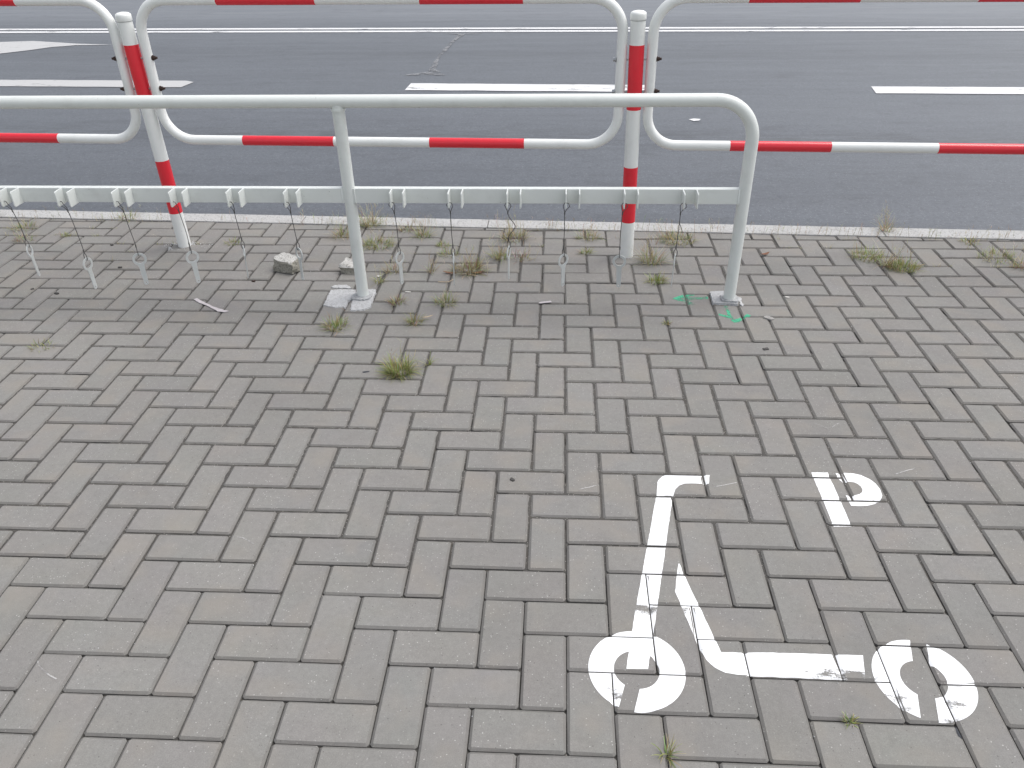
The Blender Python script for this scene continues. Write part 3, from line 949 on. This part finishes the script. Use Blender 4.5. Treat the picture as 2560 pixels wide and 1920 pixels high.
# weld beads where the bars meet the posts
for xx in (-0.9085, -0.8565, XR - 0.0245, XL + 0.0245):
    mb = MB()
    pts = [(xx, BY0 - 0.0005, BZ0), (xx, BY0 - 0.0005, BZ1), (xx, (BY0 + BY1) / 2, BZ1 + 0.0005)]
    mb.tube(pts, 0.0026, 8)
    rb_(mb.build('weld_bead', M_RACK))
SLOT_L = [-2.3119, -2.075, -1.8363, -1.5996, -1.3649, -1.1319, -0.7034, -0.4696, -0.2366, -0.0036, 0.2252, 0.4563]
def plate_mesh():
    # rounded plate in the YZ plane, 5 mm thick, back edge at y=0 reaching to y=-0.056
    w, h, r, t = 0.060, 0.064, 0.007, 0.0026
    pts = [(0.0, 0.0), (0.0, h)]
    pts += arc((-w + r, h - r), r, math.pi / 2, math.pi, 5)
    pts += arc((-w + r, r), r, math.pi, 1.5 * math.pi, 5)
    rim = [(y, z) for y, z in pts]
    ctr = (-w / 2, h / 2)
    ins = [(ctr[0] + (y - ctr[0]) * 0.965, ctr[1] + (z - ctr[1]) * 0.965) for y, z in rim]
    n = len(rim)
    v = [(-t, y, z) for y, z in ins] + [(-t + 0.0012, y, z) for y, z in rim] + [(t - 0.0012, y, z) for y, z in rim] + [(t, y, z) for y, z in ins]
    f = [list(range(n)), [3 * n + i for i in range(n)][::-1]]
    for k in range(3):
        for i in range(n):
            j = (i + 1) % n
            f.append([k * n + i, (k + 1) * n + i, (k + 1) * n + j, k * n + j])
    me = new_mesh('holder_plate', v, f, [M_RACK])
    bm = bmesh.new(); bm.from_mesh(me); bmesh.ops.recalc_face_normals(bm, faces=bm.faces); bm.to_mesh(me); bm.free()
    return me
PM = plate_mesh()
rp = random.Random(4)
for x in SLOT_L:
    for dx in (0.0, 0.0528):
        rb_(obj('holder_plate', PM, None, (x + dx, BY0 + 0.001, 0.429 + rp.uniform(-0.0008, 0.0008)), (0, rp.uniform(-0.01, 0.01), rp.uniform(-0.025, 0.025))))

# ------------------------------------------------------------------ ring tags on cables
def tag_mesh():
    """flat steel tag: ring on a handle with a small hole; in the XZ plane, ring top at z=0"""
    ro, ri, L, hw, t = 0.0280, 0.0185, 0.146, 0.0105, 0.0016
    cz = -ro
    outer = []
    a_in = math.asin(hw * 1.25 / ro)
    outer += [(x, z) for x, z in arc((0, cz), ro, -math.pi / 2 + a_in, 1.5 * math.pi - a_in, 40)]
    zj = cz - ro * math.cos(a_in)
    outer += [(-hw, zj - 0.012), (-hw * 0.85, -L + hw * 0.85)]
    outer += [(x, z) for x, z in arc((0, -L + hw * 0.85), hw * 0.85, math.pi, 2 * math.pi, 10)][1:]
    outer += [(hw, zj - 0.012)]
    hole1 = [(x, z) for x, z in arc((0, cz), ri, 0, 2 * math.pi, 32)][:-1]
    hole2 = [(x, z) for x, z in arc((0, -L + 0.010), 0.0036, 0, 2 * math.pi, 12)][:-1]
    loops = [outer, hole1, hole2]
    flat = [p for l in loops for p in l]
    tri = tessellate_polygon([[Vector((p[0], p[1], 0)) for p in l] for l in loops])
    n = len(flat)
    v = [(p[0], -t, p[1]) for p in flat] + [(p[0], t, p[1]) for p in flat]
    f = [list(q) for q in tri] + [[n + a for a in q][::-1] for q in tri]
    b = 0
    for l in loops:
        k = len(l)
        for i in range(k):
            j = (i + 1) % k
            f.append([b + i, b + j, n + b + j, n + b + i])
        b += k
    me = new_mesh('ring_tag', v, f, [M_TAG])
    bm = bmesh.new(); bm.from_mesh(me); bmesh.ops.recalc_face_normals(bm, faces=bm.faces); bm.to_mesh(me); bm.free()
    return me
TM = tag_mesh()
HANG = [(-2.277, 0.258, 0.42), (-2.040, 0.200, 0.70), (-1.806, 0.224, 1.0), (-1.574, 0.235, 0.96), (-1.345, 0.260, 0.10), (-1.112, 0.254, 0.45),
        (-0.689, 0.238, 0.66), (-0.464, 0.235, 0.07), (-0.234, 0.266, 0.25), (-0.010, 0.233, 0.72), (0.219, 0.229, 1.0), (0.445, 0.236, 0.07)]
TAG_LAB = ['ring tag on a cable at the far left end of the rack, turned aslant',
           'ring tag on a cable hanging lowest, second from the left in the rack',
           'wide open ring tag on a cable just left of the left guard post base',
           'ring tag on a cable hanging in front of the foot of the left guard post',
           'edge-on ring tag on a cable left of the larger stone block',
           'ring tag on a cable hanging in front of the larger stone block',
           'ring tag on a cable just right of the middle rack post',
           'edge-on ring tag on a cable in front of the brown dry weed clump',
           'nearly edge-on ring tag on a kinked cable, third right of the middle rack post',
           'half turned ring tag on a cable, next left of the middle guard post',
           'face-on ring tag on a cable in front of the foot of the middle guard post',
           'edge-on ring tag on a cable nearest to the right rack post']
KY = 2.066
SIGN = [1, 1, -1, 1, -1, -1, 1, -1, 1, 1, -1, 1]
for i, ((hx, hz, wd), lab) in enumerate(zip(HANG, TAG_LAB)):
    root = thing('hanging_ring_tag', lab, 'ring tag', (hx, KY, hz - 0.146), 0, 'ring tags hanging from the rack')
    th = math.atan2(-(hx + 0.037), 3.06) + SIGN[i] * math.acos(min(1, wd))
    obj('ring_tag', TM, root, (0, 0, 0.146), (random.uniform(-.04, .04), random.uniform(-.03, .03), th))
    xl = SLOT_L[i] - hx
    zp = 0.442 - (hz - 0.146)            # hole in the plate, local
    z_top = 0.146                         # ring top, local
    mb = MB()
    r = 0.0015
    # upper eye through the plate
    ex, ez = xl * 0.55, zp - 0.010
    eye = [(xl + 0.010, 0.0, zp + 0.006), (xl - 0.004, 0.001, zp + 0.008), (xl - 0.011, 0.002, zp - 0.004), (xl * 0.5 - 0.004, 0.001, zp - 0.020), (xl * 0.35, 0, zp - 0.032)]
    eye2 = [(xl + 0.010, 0.0, zp + 0.006), (xl + 0.015, -0.001, zp - 0.006), (xl * 0.5 + 0.006, 0, zp - 0.020), (xl * 0.35, 0, zp - 0.032)]
    mb.tube(eye, r, 8); mb.tube(eye2, r, 8)
    zf = zp - 0.034
    mb.tube([(xl * 0.35, 0, zf + 0.006), (xl * 0.33, 0, zf - 0.006)], 0.0026, 10)
    # long run
    zl = z_top + 0.030
    run = []
    for k in range(13):
        t = k / 12
        x = xl * 0.33 * (1 - t) ** 1.5
        bend = 0.0
        if i == 8:
            bend = 0.022 * math.sin(math.pi * t) * (1 if t < 0.9 else 0.6) - 0.006 * math.sin(3 * math.pi * t)
        else:
            bend = 0.0016 * math.sin(math.pi * t) * SIGN[i]
        run.append((x + bend, 0.0008 * math.sin(7 * t + i), zf + (zl - zf) * t))
    mb.tube(run, r, 8)
    mb.tube([(0, 0, zl + 0.007), (0, 0, zl - 0.005)], 0.0026, 10)
    # lower eye through the ring
    a = th + math.pi / 2
    dx, dy = math.cos(a) * 0.007, math.sin(a) * 0.007
    zr = z_top - 0.0065
    mb.tube([(0, 0, zl - 0.004), (dx * 0.9, dy * 0.9, zl - 0.018), (dx, dy, zr + 0.004), (dx * 0.5, dy * 0.5, zr - 0.004), (0, 0, zr - 0.0055), (-dx * 0.5, -dy * 0.5, zr - 0.004), (-dx, -dy, zr + 0.004), (-dx * 0.9, -dy * 0.9, zl - 0.018), (0, 0, zl - 0.004)], r, 8)
    mb.build('cable', M_CABLE, root)

# ------------------------------------------------------------------ mortar, stones, litter
def slab(name, poly, z0, z1, mat, label, cat, seed, amp=0.004, parent=None):
    p = fuzz(poly, 0.008, amp, seed)
    n = len(p)
    cx, cy = sum(q[0] for q in p) / n, sum(q[1] for q in p) / n
    top = [(cx + (q[0] - cx) * 0.93, cy + (q[1] - cy) * 0.93) for q in p]
    mb = MB()
    v = [(q[0], q[1], z0) for q in p] + [(q[0], q[1], z1 + 0.0012 * noise.noise(Vector((q[0] * 60, q[1] * 60, seed)))) for q in top]
    f = [[i, (i + 1) % n, n + (i + 1) % n, n + i] for i in range(n)]
    f += [[n + a for a in t] for t in tessellate_polygon([[Vector((q[0], q[1], 0)) for q in top]])]
    mb.add(v, f)
    o = mb.build(name, mat, None, fixn=True)
    if parent is not None:
        at_root(o, parent)
    else:
        tag(o, label, cat)
    return o
pad = thing('mortar_patch', 'broken pale mortar patch around the foot of the middle rack post', 'mortar patch', (-0.9, 2.1, 0))
slab('mortar_piece', [(-1.0364, 2.0308), (-1.0403, 2.1061), (-1.0403, 2.1913), (-0.9947, 2.1976), (-0.9233, 2.1938), (-0.9096, 2.1175), (-0.9181, 2.1003), (-0.9352, 2.0746), (-0.9294, 2.0169), (-0.976, 2.0077)], -0.012, 0.0040, M_MORTAR, '', '', 1, parent=pad)
slab('mortar_piece', [(-0.9082, 1.9811), (-0.9219, 2.0665), (-0.9036, 2.1175), (-0.9203, 2.1938), (-0.8342, 2.1975), (-0.8298, 2.1364), (-0.8291, 2.0854), (-0.8213, 2.0194), (-0.8443, 1.9866)], -0.012, 0.0052, M_MORTAR, '', '', 2, parent=pad)
slab('mortar_piece', [(-1.0491, 2.2108), (-1.0317, 2.2364), (-0.9769, 2.2393), (-0.9452, 2.204), (-0.996, 2.2029)], -0.012, 0.0038, M_MORTAR, '', '', 3, parent=pad)
slab('mortar_piece', [(-0.925, 2.085), (-0.93, 2.12), (-0.91, 2.165), (-0.86, 2.17), (-0.838, 2.13), (-0.842, 2.085), (-0.88, 2.07)], -0.012, 0.012, M_MORTAR2, '', '', 4, parent=pad)
pad2 = thing('mortar_patch', 'square grey mortar patch around the foot of the right rack post', 'mortar patch', (0.69, 2.13, 0))
slab('mortar_piece', [(0.6278, 2.2017), (0.6852, 2.2098), (0.7309, 2.2039), (0.7393, 2.1614), (0.7383, 2.1155), (0.7313, 2.0785), (0.694, 2.0815), (0.625, 2.0845), (0.6256, 2.1338)], -0.012, 0.0065, M_MORTAR2, '', '', 5, 0.002, parent=pad2)
slab('mortar_piece', [(0.662, 2.150), (0.664, 2.098), (0.690, 2.090), (0.7286, 2.0866), (0.740, 2.112), (0.738, 2.150), (0.71, 2.162)], -0.012, 0.014, M_MORTAR2, '', '', 6, 0.002, parent=pad2)
slab('mortar_piece', [(0.742, 2.165), (0.757, 2.15), (0.752, 2.115), (0.758, 2.085), (0.745, 2.06), (0.738, 2.09), (0.742, 2.13)], -0.012, 0.003, M_MORTAR, '', '', 7, 0.004, parent=pad2)
def crumbs(name, label, c, n, spread, mat, seed, smin=0.002, smax=0.007, cat='mortar crumbs'):
    rr = random.Random(seed)
    mb = MB()
    for k in range(n):
        a = rr.uniform(0, 2 * math.pi); d = spread * math.sqrt(rr.random())
        x, y, s = c[0] + d * math.cos(a), c[1] + 0.6 * d * math.sin(a), rr.uniform(smin, smax)
        base = [(x + s * math.cos(t + rr.uniform(-.4, .4)), y + s * rr.uniform(.6, 1) * math.sin(t), -0.002) for t in (0, 1.2, 2.5, 3.8, 5.0)]
        mb.add(base + [(x, y, s * rr.uniform(.3, .7))], [[i, (i + 1) % 5, 5] for i in range(5)])
    o = mb.build(name, mat, None)
    o['kind'] = 'stuff'
    o['label'] = label; o['category'] = cat
    return o
crumbs('mortar_crumbs', 'crumbled mortar around the foot of the left guard post', (-1.895, 2.69), 150, 0.125, M_MORTAR, 5)
crumbs('mortar_crumbs', 'crumbled mortar around the foot of the middle guard post', (0.298, 2.585), 60, 0.055, M_MORTAR, 6, 0.002, 0.005)

def rock(name, label, cat, size, loc, rz, mats, seed, sub=3, amp=0.10, shear=(0, 0), tip=0.0):
    bm = bmesh.new()
    bmesh.ops.create_cube(bm, size=1)
    bmesh.ops.subdivide_edges(bm, edges=bm.edges[:], cuts=sub, use_grid_fill=True)
    for v in bm.verts:
        p = v.co.copy()
        d = noise.noise_vector(p * 2.1 + Vector((seed, seed * 1.7, 0)))
        d2 = noise.noise_vector(p * 6 + Vector((seed * 3, 0, seed)))
        v.co = p + d * amp + d2 * amp * 0.35
        if p.z > 0.4:
            v.co.z += shear[0] * p.x + shear[1] * p.y
            v.co.x *= 1 - 0.08; v.co.y *= 0.9
    bmesh.ops.scale(bm, verts=bm.verts, vec=size)
    bmesh.ops.recalc_face_normals(bm, faces=bm.faces)
    me = bpy.data.meshes.new(name)
    for f in bm.faces:
        f.material_index = 0 if f.normal.z > 0.55 else min(1, len(mats) - 1)
    bm.to_mesh(me); bm.free()
    for m in mats:
        me.materials.append(m)
    zmin = min(v.co.z for v in me.vertices)
    o = obj(name, me, None, (loc[0], loc[1], -zmin - 0.002), (tip, 0, rz))
    return tag(o, label, cat)
rock('stone_block', 'large rough granite block with a pale broken top behind the rack', 'stone', (0.108, 0.078, 0.060), (-1.292, 2.400), -0.36, [M_STONE, M_STONE2], 3.3, 4, 0.09, (-0.10, 0.12))
rock('stone_block', 'small half hidden granite block behind the middle rack post', 'stone', (0.095, 0.07, 0.042), (-0.985, 2.392), -0.20, [M_STONE, M_STONE2], 8.1, 4, 0.12, (-0.35, 0.15))

CH = [((0.833, 1.9592), 0.022, M_CHIP, 'flat grey stone chip right of the green arrow', 'stone chip'),
      ((-0.1606, 0.8895), 0.009, M_PEBBLE, 'single dark pebble in the middle of the open paving', 'pebble'),
      ((-2.2649, 2.1227), 0.011, M_PEBBLE, 'dark pebble on the bricks below the leftmost ring tags', 'pebble'),
      ((-2.404, 2.1687), 0.008, M_PEBBLE, 'dark pebble by the left edge below the leftmost ring tag', 'pebble'),
      ((-2.2862, 2.6841), 0.010, M_PEBBLE, 'dark pebble on the bricks left of the left guard post foot', 'pebble'),
      ((-2.1104, 2.4075), 0.011, M_PEBBLE, 'dark pebble between the second and third ring tags', 'pebble'),
      ((0.7678, 1.7083), 0.014, M_PEBBLE, 'thin dark flake on a brick below the green arrows', 'pebble'),
      ((-1.4181, 2.2716), 0.009, M_BOLT, 'small rusty nut on a brick left of the larger stone block', 'nut')]
for k, (c, s, m, lab, cat) in enumerate(CH):
    rock('nut' if cat == 'nut' else ('stone_chip' if cat == 'stone chip' else 'pebble'), lab, cat, (s * 1.6, s, s * (0.35 if k in (0, 6) else 0.7)), c, random.uniform(-1, 1), [m], 2.0 + k, 2, 0.16)
STRIP = [(-1.6204, 2.0762), (-1.61, 2.0892), (-1.5808, 2.0644), (-1.5428, 2.0359), (-1.5053, 2.0078), (-1.4676, 1.9882), (-1.4248, 1.969), (-1.4378, 1.9583), (-1.47, 1.964), (-1.503, 1.9915), (-1.5457, 2.0233), (-1.5841, 2.0433)]
mb = MB(); mb.prism(fuzz(STRIP, 0.01, 0.0016, 3), 0.0022, 0.0042)
tag(mb.build('plastic_strip', M_STRIP, None, fixn=True), 'pale torn plastic strip lying on the bricks left of the mortar patch', 'litter')

mb = MB(); mb.prism(fuzz([(-0.1122, 2.0757), (-0.1026, 2.0729), (-0.0555, 2.0846), (-0.0606, 2.0989), (-0.1026, 2.0869)], 0.008, 0.0016, 5), 0.0022, 0.0036)
tag(mb.build('plastic_strip', M_STRIP, None, fixn=True), 'small pale foil scrap on the bricks in the middle below the rack', 'litter')

def litter_poly(name, c, L, w, rz, mat, label, z=0.0035, curl=0.006, cat='leaf'):
    vs, fs = [], []
    n = 8
    for i in range(n + 1):
        t = i / n
        ww = w * math.sin(math.pi * min(1, max(0.04, t * 0.96 + 0.02))) ** 0.8
        zz = z + curl * (2 * t - 1) ** 2
        for s in (-1, 0, 1):
            vs.append(((t - 0.5) * L, s * ww / 2, zz + (abs(s) * curl * 0.4)))
    for i in range(n):
        for j in range(2):
            a = i * 3 + j
            fs.append([a, a + 1, a + 4, a + 3])
    me = new_mesh(name, vs, fs, [mat], smooth=True)
    o = obj(name, me, None, (c[0], c[1], 0), (0, 0, rz))
    md = o.modifiers.new('thick', 'SOLIDIFY'); md.thickness = 0.0008
    return tag(o, label, cat)
litter_poly('dry_leaf', (0.955, 2.615), 0.05, 0.018, 0.5, M_LEAF, 'red-brown dry leaf on the bricks right of the right rack post')
litter_poly('dry_leaf', (-0.53, 2.372), 0.06, 0.014, -0.2, M_LEAF, 'long brown dead leaf at the foot of the brown weed clump')
litter_poly('dry_leaf', (-0.40, 2.375), 0.05, 0.016, 0.4, M_LEAF, 'short brown dead leaf right of the brown weed clump')
litter_poly('straw_stalk', (-0.43, 2.355), 0.075, 0.006, -0.35, M_STRAW, 'straw coloured stalk lying in front of the brown weed clump', cat='stalk', curl=0.002)
litter_poly('dry_leaf', (-0.567, 1.918), 0.05, 0.008, 0.45, M_STRAW, 'pale tan dead blade on the small tuft in front of the rack', cat='leaf', curl=0.004, z=0.012)
litter_poly('white_petal', (-0.85, 2.33), 0.02, 0.012, 0.3, M_PETAL, 'white petal right of the middle rack post', cat='petal', curl=0.003)
litter_poly('white_petal', (-0.69, 2.170), 0.028, 0.007, -0.1, M_PETAL, 'white scrap on the bricks below the ring tag right of the middle post', cat='petal', curl=0.001)
litter_poly('white_petal', (0.952, 2.155), 0.018, 0.008, -0.4, M_PETAL, 'white scrap on a brick right of the right rack post', cat='petal', curl=0.001)
mb = MB(); mb.tube([(-0.571, 2.277, 0.004), (-0.522, 2.272, 0.006), (-0.500, 2.300, 0.008)], 0.0017, 7)
tag(mb.build('twig', M_STRAW, None), 'thin bent twig on the bricks left of the brown weed clump', 'twig')

# ------------------------------------------------------------------ weeds
GREENS = [(0.26, 0.29, 0.085), (0.31, 0.33, 0.12), (0.19, 0.215, 0.065), (0.37, 0.37, 0.18)]
DRY = [(0.44, 0.39, 0.24), (0.36, 0.30, 0.17), (0.52, 0.47, 0.33), (0.29, 0.20, 0.11)]
RED = [(0.20, 0.11, 0.07), (0.24, 0.15, 0.09), (0.22, 0.08, 0.06)]
class Weed:
    def __init__(self, seed):
        self.v = []; self.f = []; self.c = []
        self.r = random.Random(seed)
    def blade(self, base, ang, length, lean, width, col, seg=4, droop=0.6):
        r = self.r
        dx, dy = math.cos(ang), math.sin(ang)
        px_, py_ = -dy, dx
        b = len(self.v)
        x, y, z = base
        el = math.pi / 2 - lean
        for i in range(seg + 1):
            t = i / seg
            w = width * (1 - t) ** 0.7 * 0.5 + 0.0002
            self.v += [(x + px_ * w, y + py_ * w, z), (x - px_ * w, y - py_ * w, z)]
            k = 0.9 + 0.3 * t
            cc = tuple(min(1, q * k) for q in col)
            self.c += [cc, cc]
            s = length / seg
            x += dx * math.cos(el) * s; y += dy * math.cos(el) * s; z = max(0.001, z + math.sin(el) * s)
            el -= droop * r.uniform(0.5, 1.3) / seg
        for i in range(seg):
            a = b + 2 * i
            self.f.append([a, a + 1, a + 3, a + 2])
    def tuft(self, c, rad, n, h, mix, lean=(0.15, 1.1), width=(0.0012, 0.0026)):
        r = self.r
        n = int(n * 1.35)
        for k in range(n):
            a = r.uniform(0, 2 * math.pi); d = rad * math.sqrt(r.random())
            bx, by = c[0] + d * math.cos(a) , c[1] + d * math.sin(a) * 0.8
            col = r.choice(GREENS) if r.random() < mix[0] else (r.choice(RED) if r.random() < mix[1] else r.choice(DRY))
            col = tuple(q * r.uniform(0.75, 1.25) for q in col)
            self.blade((bx, by, -0.003), a + r.gauss(0, 0.7), h * r.uniform(0.45, 1.1), r.uniform(*lean), r.uniform(*width), col, droop=r.uniform(0.2, 1.4))
    def stem(self, c, h, col, lean, ang, twigs=5):
        """thin seed stalk with short side branchlets"""
        r = self.r
        self.blade((c[0], c[1], -0.002), ang, h, lean, 0.0013, col, 4, 0.3)
        el = math.pi / 2 - lean
        for k in range(twigs):
            t = r.uniform(0.35, 1.0) * h
            p = (c[0] + math.cos(ang) * math.cos(el) * t, c[1] + math.sin(ang) * math.cos(el) * t, math.sin(el) * t)
            self.blade(p, r.uniform(0, 6.28), h * r.uniform(0.15, 0.35), r.uniform(0.3, 1.2), 0.0011, tuple(q * r.uniform(.8, 1.2) for q in col), 2, 0.2)
    def build(self, name, loc=(0, 0, 0)):
        me = new_mesh(name, [(p[0] - loc[0], p[1] - loc[1], p[2] - loc[2]) for p in self.v], self.f, [M_GRASS])
        a = me.color_attributes.new('col', 'FLOAT_COLOR', 'POINT')
        a.data.foreach_set('color', [q for c in self.c for q in (c[0], c[1], c[2], 1.0)])
        return obj(name, me, None, loc)

# name, x, y, radius, blades, height, (green share, red share of the rest), stalks, label
T = [
 ('grass_tuft', -0.612, 1.500, 0.042, 260, 0.075, (0.93, 0.1), 5, 'dense green grass tuft alone on the open paving in front of the rack'),
 ('grass_tuft', -0.512, 1.560, 0.008, 16, 0.055, (0.85, 0.0), 0, 'tiny upright sprig of grass just right of the dense green tuft'),
 ('grass_tuft', -0.932, 1.840, 0.042, 110, 0.055, (0.8, 0.1), 4, 'grass tuft in a joint just in front of the pale mortar patch'),
 ('grass_tuft', -2.067, 1.650, 0.045, 45, 0.032, (0.85, 0.0), 0, 'low grass tuft by itself at the left edge of the paving'),
 ('grass_tuft', -0.722, 2.066, 0.035, 60, 0.050, (0.55, 0.75), 0, 'sparse reddish-green tuft just right of the pale mortar patch'),
 ('grass_tuft', -0.615, 1.890, 0.028, 60, 0.050, (0.6, 0.1), 0, 'small yellowish tuft with a tan dead blade in front of the rack'),
 ('grass_tuft', -0.512, 2.072, 0.045, 85, 0.055, (0.75, 0.1), 3, 'grass tuft below the edge-on tag in front of the brown weed clump'),
 ('weed_clump', -0.927, 2.705, 0.080, 170, 0.055, (0.85, 0.0), 6, 'broad green weed clump just right of the middle rack post by the kerb'),
 ('weed_clump', -1.022, 2.965, 0.040, 90, 0.120, (0.45, 0.0), 10, 'tall yellow-green weed at the kerb behind the middle rack post'),
 ('weed_clump', -1.132, 2.810, 0.050, 70, 0.075, (0.55, 0.0), 8, 'pale loose weed left of the middle rack post by the kerb'),
 ('weed_clump', -0.718, 2.822, 0.035, 60, 0.080, (0.55, 0.0), 6, 'upright yellow-green weed by the kerb between first and second tags right of the post'),
 ('weed_clump', -0.816, 2.905, 0.035, 40, 0.060, (0.3, 0.5), 5, 'dark brownish weed at the kerb behind the tag right of the middle post'),
 ('weed_clump', -0.600, 2.702, 0.030, 55, 0.035, (0.95, 0.0), 0, 'small bright green rosette beside the second cable right of the middle post'),
 ('weed_clump', -0.561, 2.592, 0.045, 60, 0.045, (0.75, 0.0), 4, 'low green weed left of the brown weed clump'),
 ('weed_clump', -0.440, 2.405, 0.070, 200, 0.075, (0.38, 0.3), 14, 'large brown and green half dead weed clump behind the rack'),
 ('weed_clump', -0.306, 2.565, 0.040, 80, 0.075, (0.7, 0.1), 6, 'green weed between the brown clump and the kerb'),
 ('weed_clump', -0.251, 2.800, 0.060, 120, 0.080, (0.25, 0.1), 14, 'dry straw coloured clump by the kerb behind the kinked cable'),
 ('weed_clump', -0.201, 2.545, 0.040, 35, 0.055, (0.1, 0.2), 5, 'small dead spiky weed right of the kinked cable tag'),
 ('weed_clump', 0.120, 2.810, 0.050, 60, 0.060, (0.35, 0.0), 10, 'thin straw coloured weed left of the middle guard post by the kerb'),
 ('weed_clump', 0.102, 2.628, 0.026, 45, 0.045, (0.9, 0.0), 0, 'small star shaped green weed left of the middle guard post foot'),
 ('weed_clump', 0.413, 2.525, 0.050, 95, 0.095, (0.5, 0.1), 12, 'sprawling yellow-green weed right of the middle guard post foot'),
 ('weed_clump', 0.412, 2.306, 0.035, 85, 0.055, (0.95, 0.0), 0, 'bright green star shaped tuft left of the rightmost tag'),
 ('weed_clump', 0.560, 2.785, 0.085, 190, 0.055, (0.65, 0.05), 12, 'wide green and dry weed clump behind the rightmost cable'),
 ('weed_clump', 1.426, 2.598, 0.070, 150, 0.055, (0.9, 0.0), 4, 'bright green tuft, left half of the pair right of the rack'),
 ('weed_clump', 1.549, 2.480, 0.070, 250, 0.055, (0.88, 0.05), 6, 'bright green tuft, right half of the pair right of the rack'),
 ('weed_clump', 1.480, 2.500, 0.030, 36, 0.100, (0.1, 0.6), 8, 'brown spiky dead stalks between the two bright green tufts'),
 ('weed_clump', 1.628, 2.930, 0.030, 50, 0.090, (0.35, 0.0), 10, 'tall dry weed leaning left at the kerb on the right'),
 ('weed_clump', 2.022, 2.598, 0.080, 110, 0.055, (0.7, 0.0), 8, 'yellow-green weed near the right edge of the paving'),
 ('weed_clump', 2.095, 2.496, 0.050, 90, 0.055, (0.45, 0.3), 6, 'brownish weed cut off by the right edge of the picture'),
 ('grass_tuft', 0.2068, 0.010, 0.010, 22, 0.045, (0.75, 0.0), 0, 'sprig of grass in a joint at the bottom below the front scooter wheel'),
 ('grass_tuft', 0.6055, 0.100, 0.010, 26, 0.022, (0.9, 0.0), 0, 'tiny grass sprig in a joint left of the rear scooter wheel'),
 ('grass_tuft', 0.4153, 1.9066, 0.012, 22, 0.025, (0.7, 0.0), 0, 'tiny weed in a joint left below the green arrows'),
 ('weed_clump', 1.974, 2.782, 0.040, 50, 0.035, (0.8, 0.0), 3, 'low green weed by the kerb near the right edge'),
 ('weed_clump', -2.873, 2.905, 0.060, 80, 0.055, (0.6, 0.0), 5, 'yellow-green weed by the kerb behind the leftmost cable'),
 ('weed_clump', -2.790, 2.760, 0.060, 60, 0.040, (0.3, 0.3), 5, 'brownish low weed behind the leftmost cable'),
 ('weed_clump', -2.597, 2.808, 0.026, 40, 0.028, (0.85, 0.0), 0, 'small green weed beside the second cable from the left'),
 ('weed_clump', -2.382, 3.055, 0.045, 60, 0.060, (0.65, 0.0), 5, 'green weed on the kerb behind the third cable from the left'),
 ('weed_clump', -1.674, 2.718, 0.035, 45, 0.032, (0.85, 0.0), 0, 'small green tuft right of the left guard post foot'),
 ('weed_clump', -0.790, 2.390, 0.040, 45, 0.060, (0.25, 0.4), 5, 'limp brown weed between the middle rack post and its right tag'),
 ('weed_clump', -0.840, 2.270, 0.022, 30, 0.060, (0.7, 0.0), 2, 'thin green weed just right of the middle rack post foot'),
 ('weed_clump', -0.617, 2.390, 0.020, 20, 0.060, (0.3, 0.1), 5, 'wispy dry weed with a white petal left of the brown clump'),
]
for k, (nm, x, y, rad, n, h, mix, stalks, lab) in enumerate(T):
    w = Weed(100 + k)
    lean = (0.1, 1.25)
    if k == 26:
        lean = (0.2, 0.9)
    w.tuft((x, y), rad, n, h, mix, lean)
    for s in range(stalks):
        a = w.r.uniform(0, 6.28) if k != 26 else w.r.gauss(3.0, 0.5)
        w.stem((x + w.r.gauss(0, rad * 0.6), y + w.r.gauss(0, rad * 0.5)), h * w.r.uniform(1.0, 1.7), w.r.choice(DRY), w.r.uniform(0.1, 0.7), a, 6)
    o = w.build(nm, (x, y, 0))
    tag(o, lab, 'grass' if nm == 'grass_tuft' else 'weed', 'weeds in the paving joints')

# thin dry fringe along the kerb and in the joints beside it: nobody could count it
w = Weed(999)
rr = w.r
for k in range(520):
    x = rr.uniform(-3.4, 2.6)
    dens = 0.5 + 0.9 * noise.noise(Vector((x * 2.3, 0, 4.2)))
    if rr.random() > dens + (0.2 if x > -1.4 else -0.05):
        continue
    y = kerb_in(x) + rr.gauss(-0.004, 0.012)
    h = rr.uniform(0.02, 0.075)
    col = rr.choice(DRY + [(0.42, 0.37, 0.27), (0.25, 0.23, 0.11)])
    w.stem((x, y), h, tuple(q * rr.uniform(0.8, 1.2) for q in col), rr.uniform(0.05, 0.5), rr.uniform(0, 6.28), rr.randint(3, 6))
for k in range(300):
    x = rr.uniform(-3.2, 2.5)
    y = rr.choice([27, 26, 25, 24, 28]) * CELL + rr.gauss(0, 0.003)
    if y > kerb_in(x) - 0.01 or noise.noise(Vector((x * 1.7, y * 3, 9))) < 0.12:
        continue
    for q in range(5):
        col = rr.choice(GREENS + DRY)
        w.blade((x + rr.gauss(0, 0.01), y, -0.003), rr.uniform(0, 6.28), rr.uniform(0.012, 0.032), rr.uniform(0.3, 1.2), 0.0014, col, 3, 0.6)
fo = w.build('kerbside_weeds')
fo['kind'] = 'stuff'
fo['label'] = 'thin dry weeds and seedlings fringing the kerb and its joints'
fo['category'] = 'weeds'
# loose light grit on the bricks
w = MB()
rg = random.Random(77)
for k in range(420):
    x, y = rg.uniform(-2.6, 2.2), rg.uniform(0.0, 2.85)
    s = rg.uniform(0.0008, 0.0022)
    base = [(x + s * math.cos(t), y + s * math.sin(t), 0.0005) for t in (0, 1.6, 3.1, 4.7)]
    w.add(base + [(x, y, s * 1.0 + 0.0005)], [[i, (i + 1) % 4, 4] for i in range(4)])
go = w.build('grit', M_MORTAR)
go['kind'] = 'stuff'; go['label'] = 'fine pale grit scattered over the bricks'; go['category'] = 'grit'
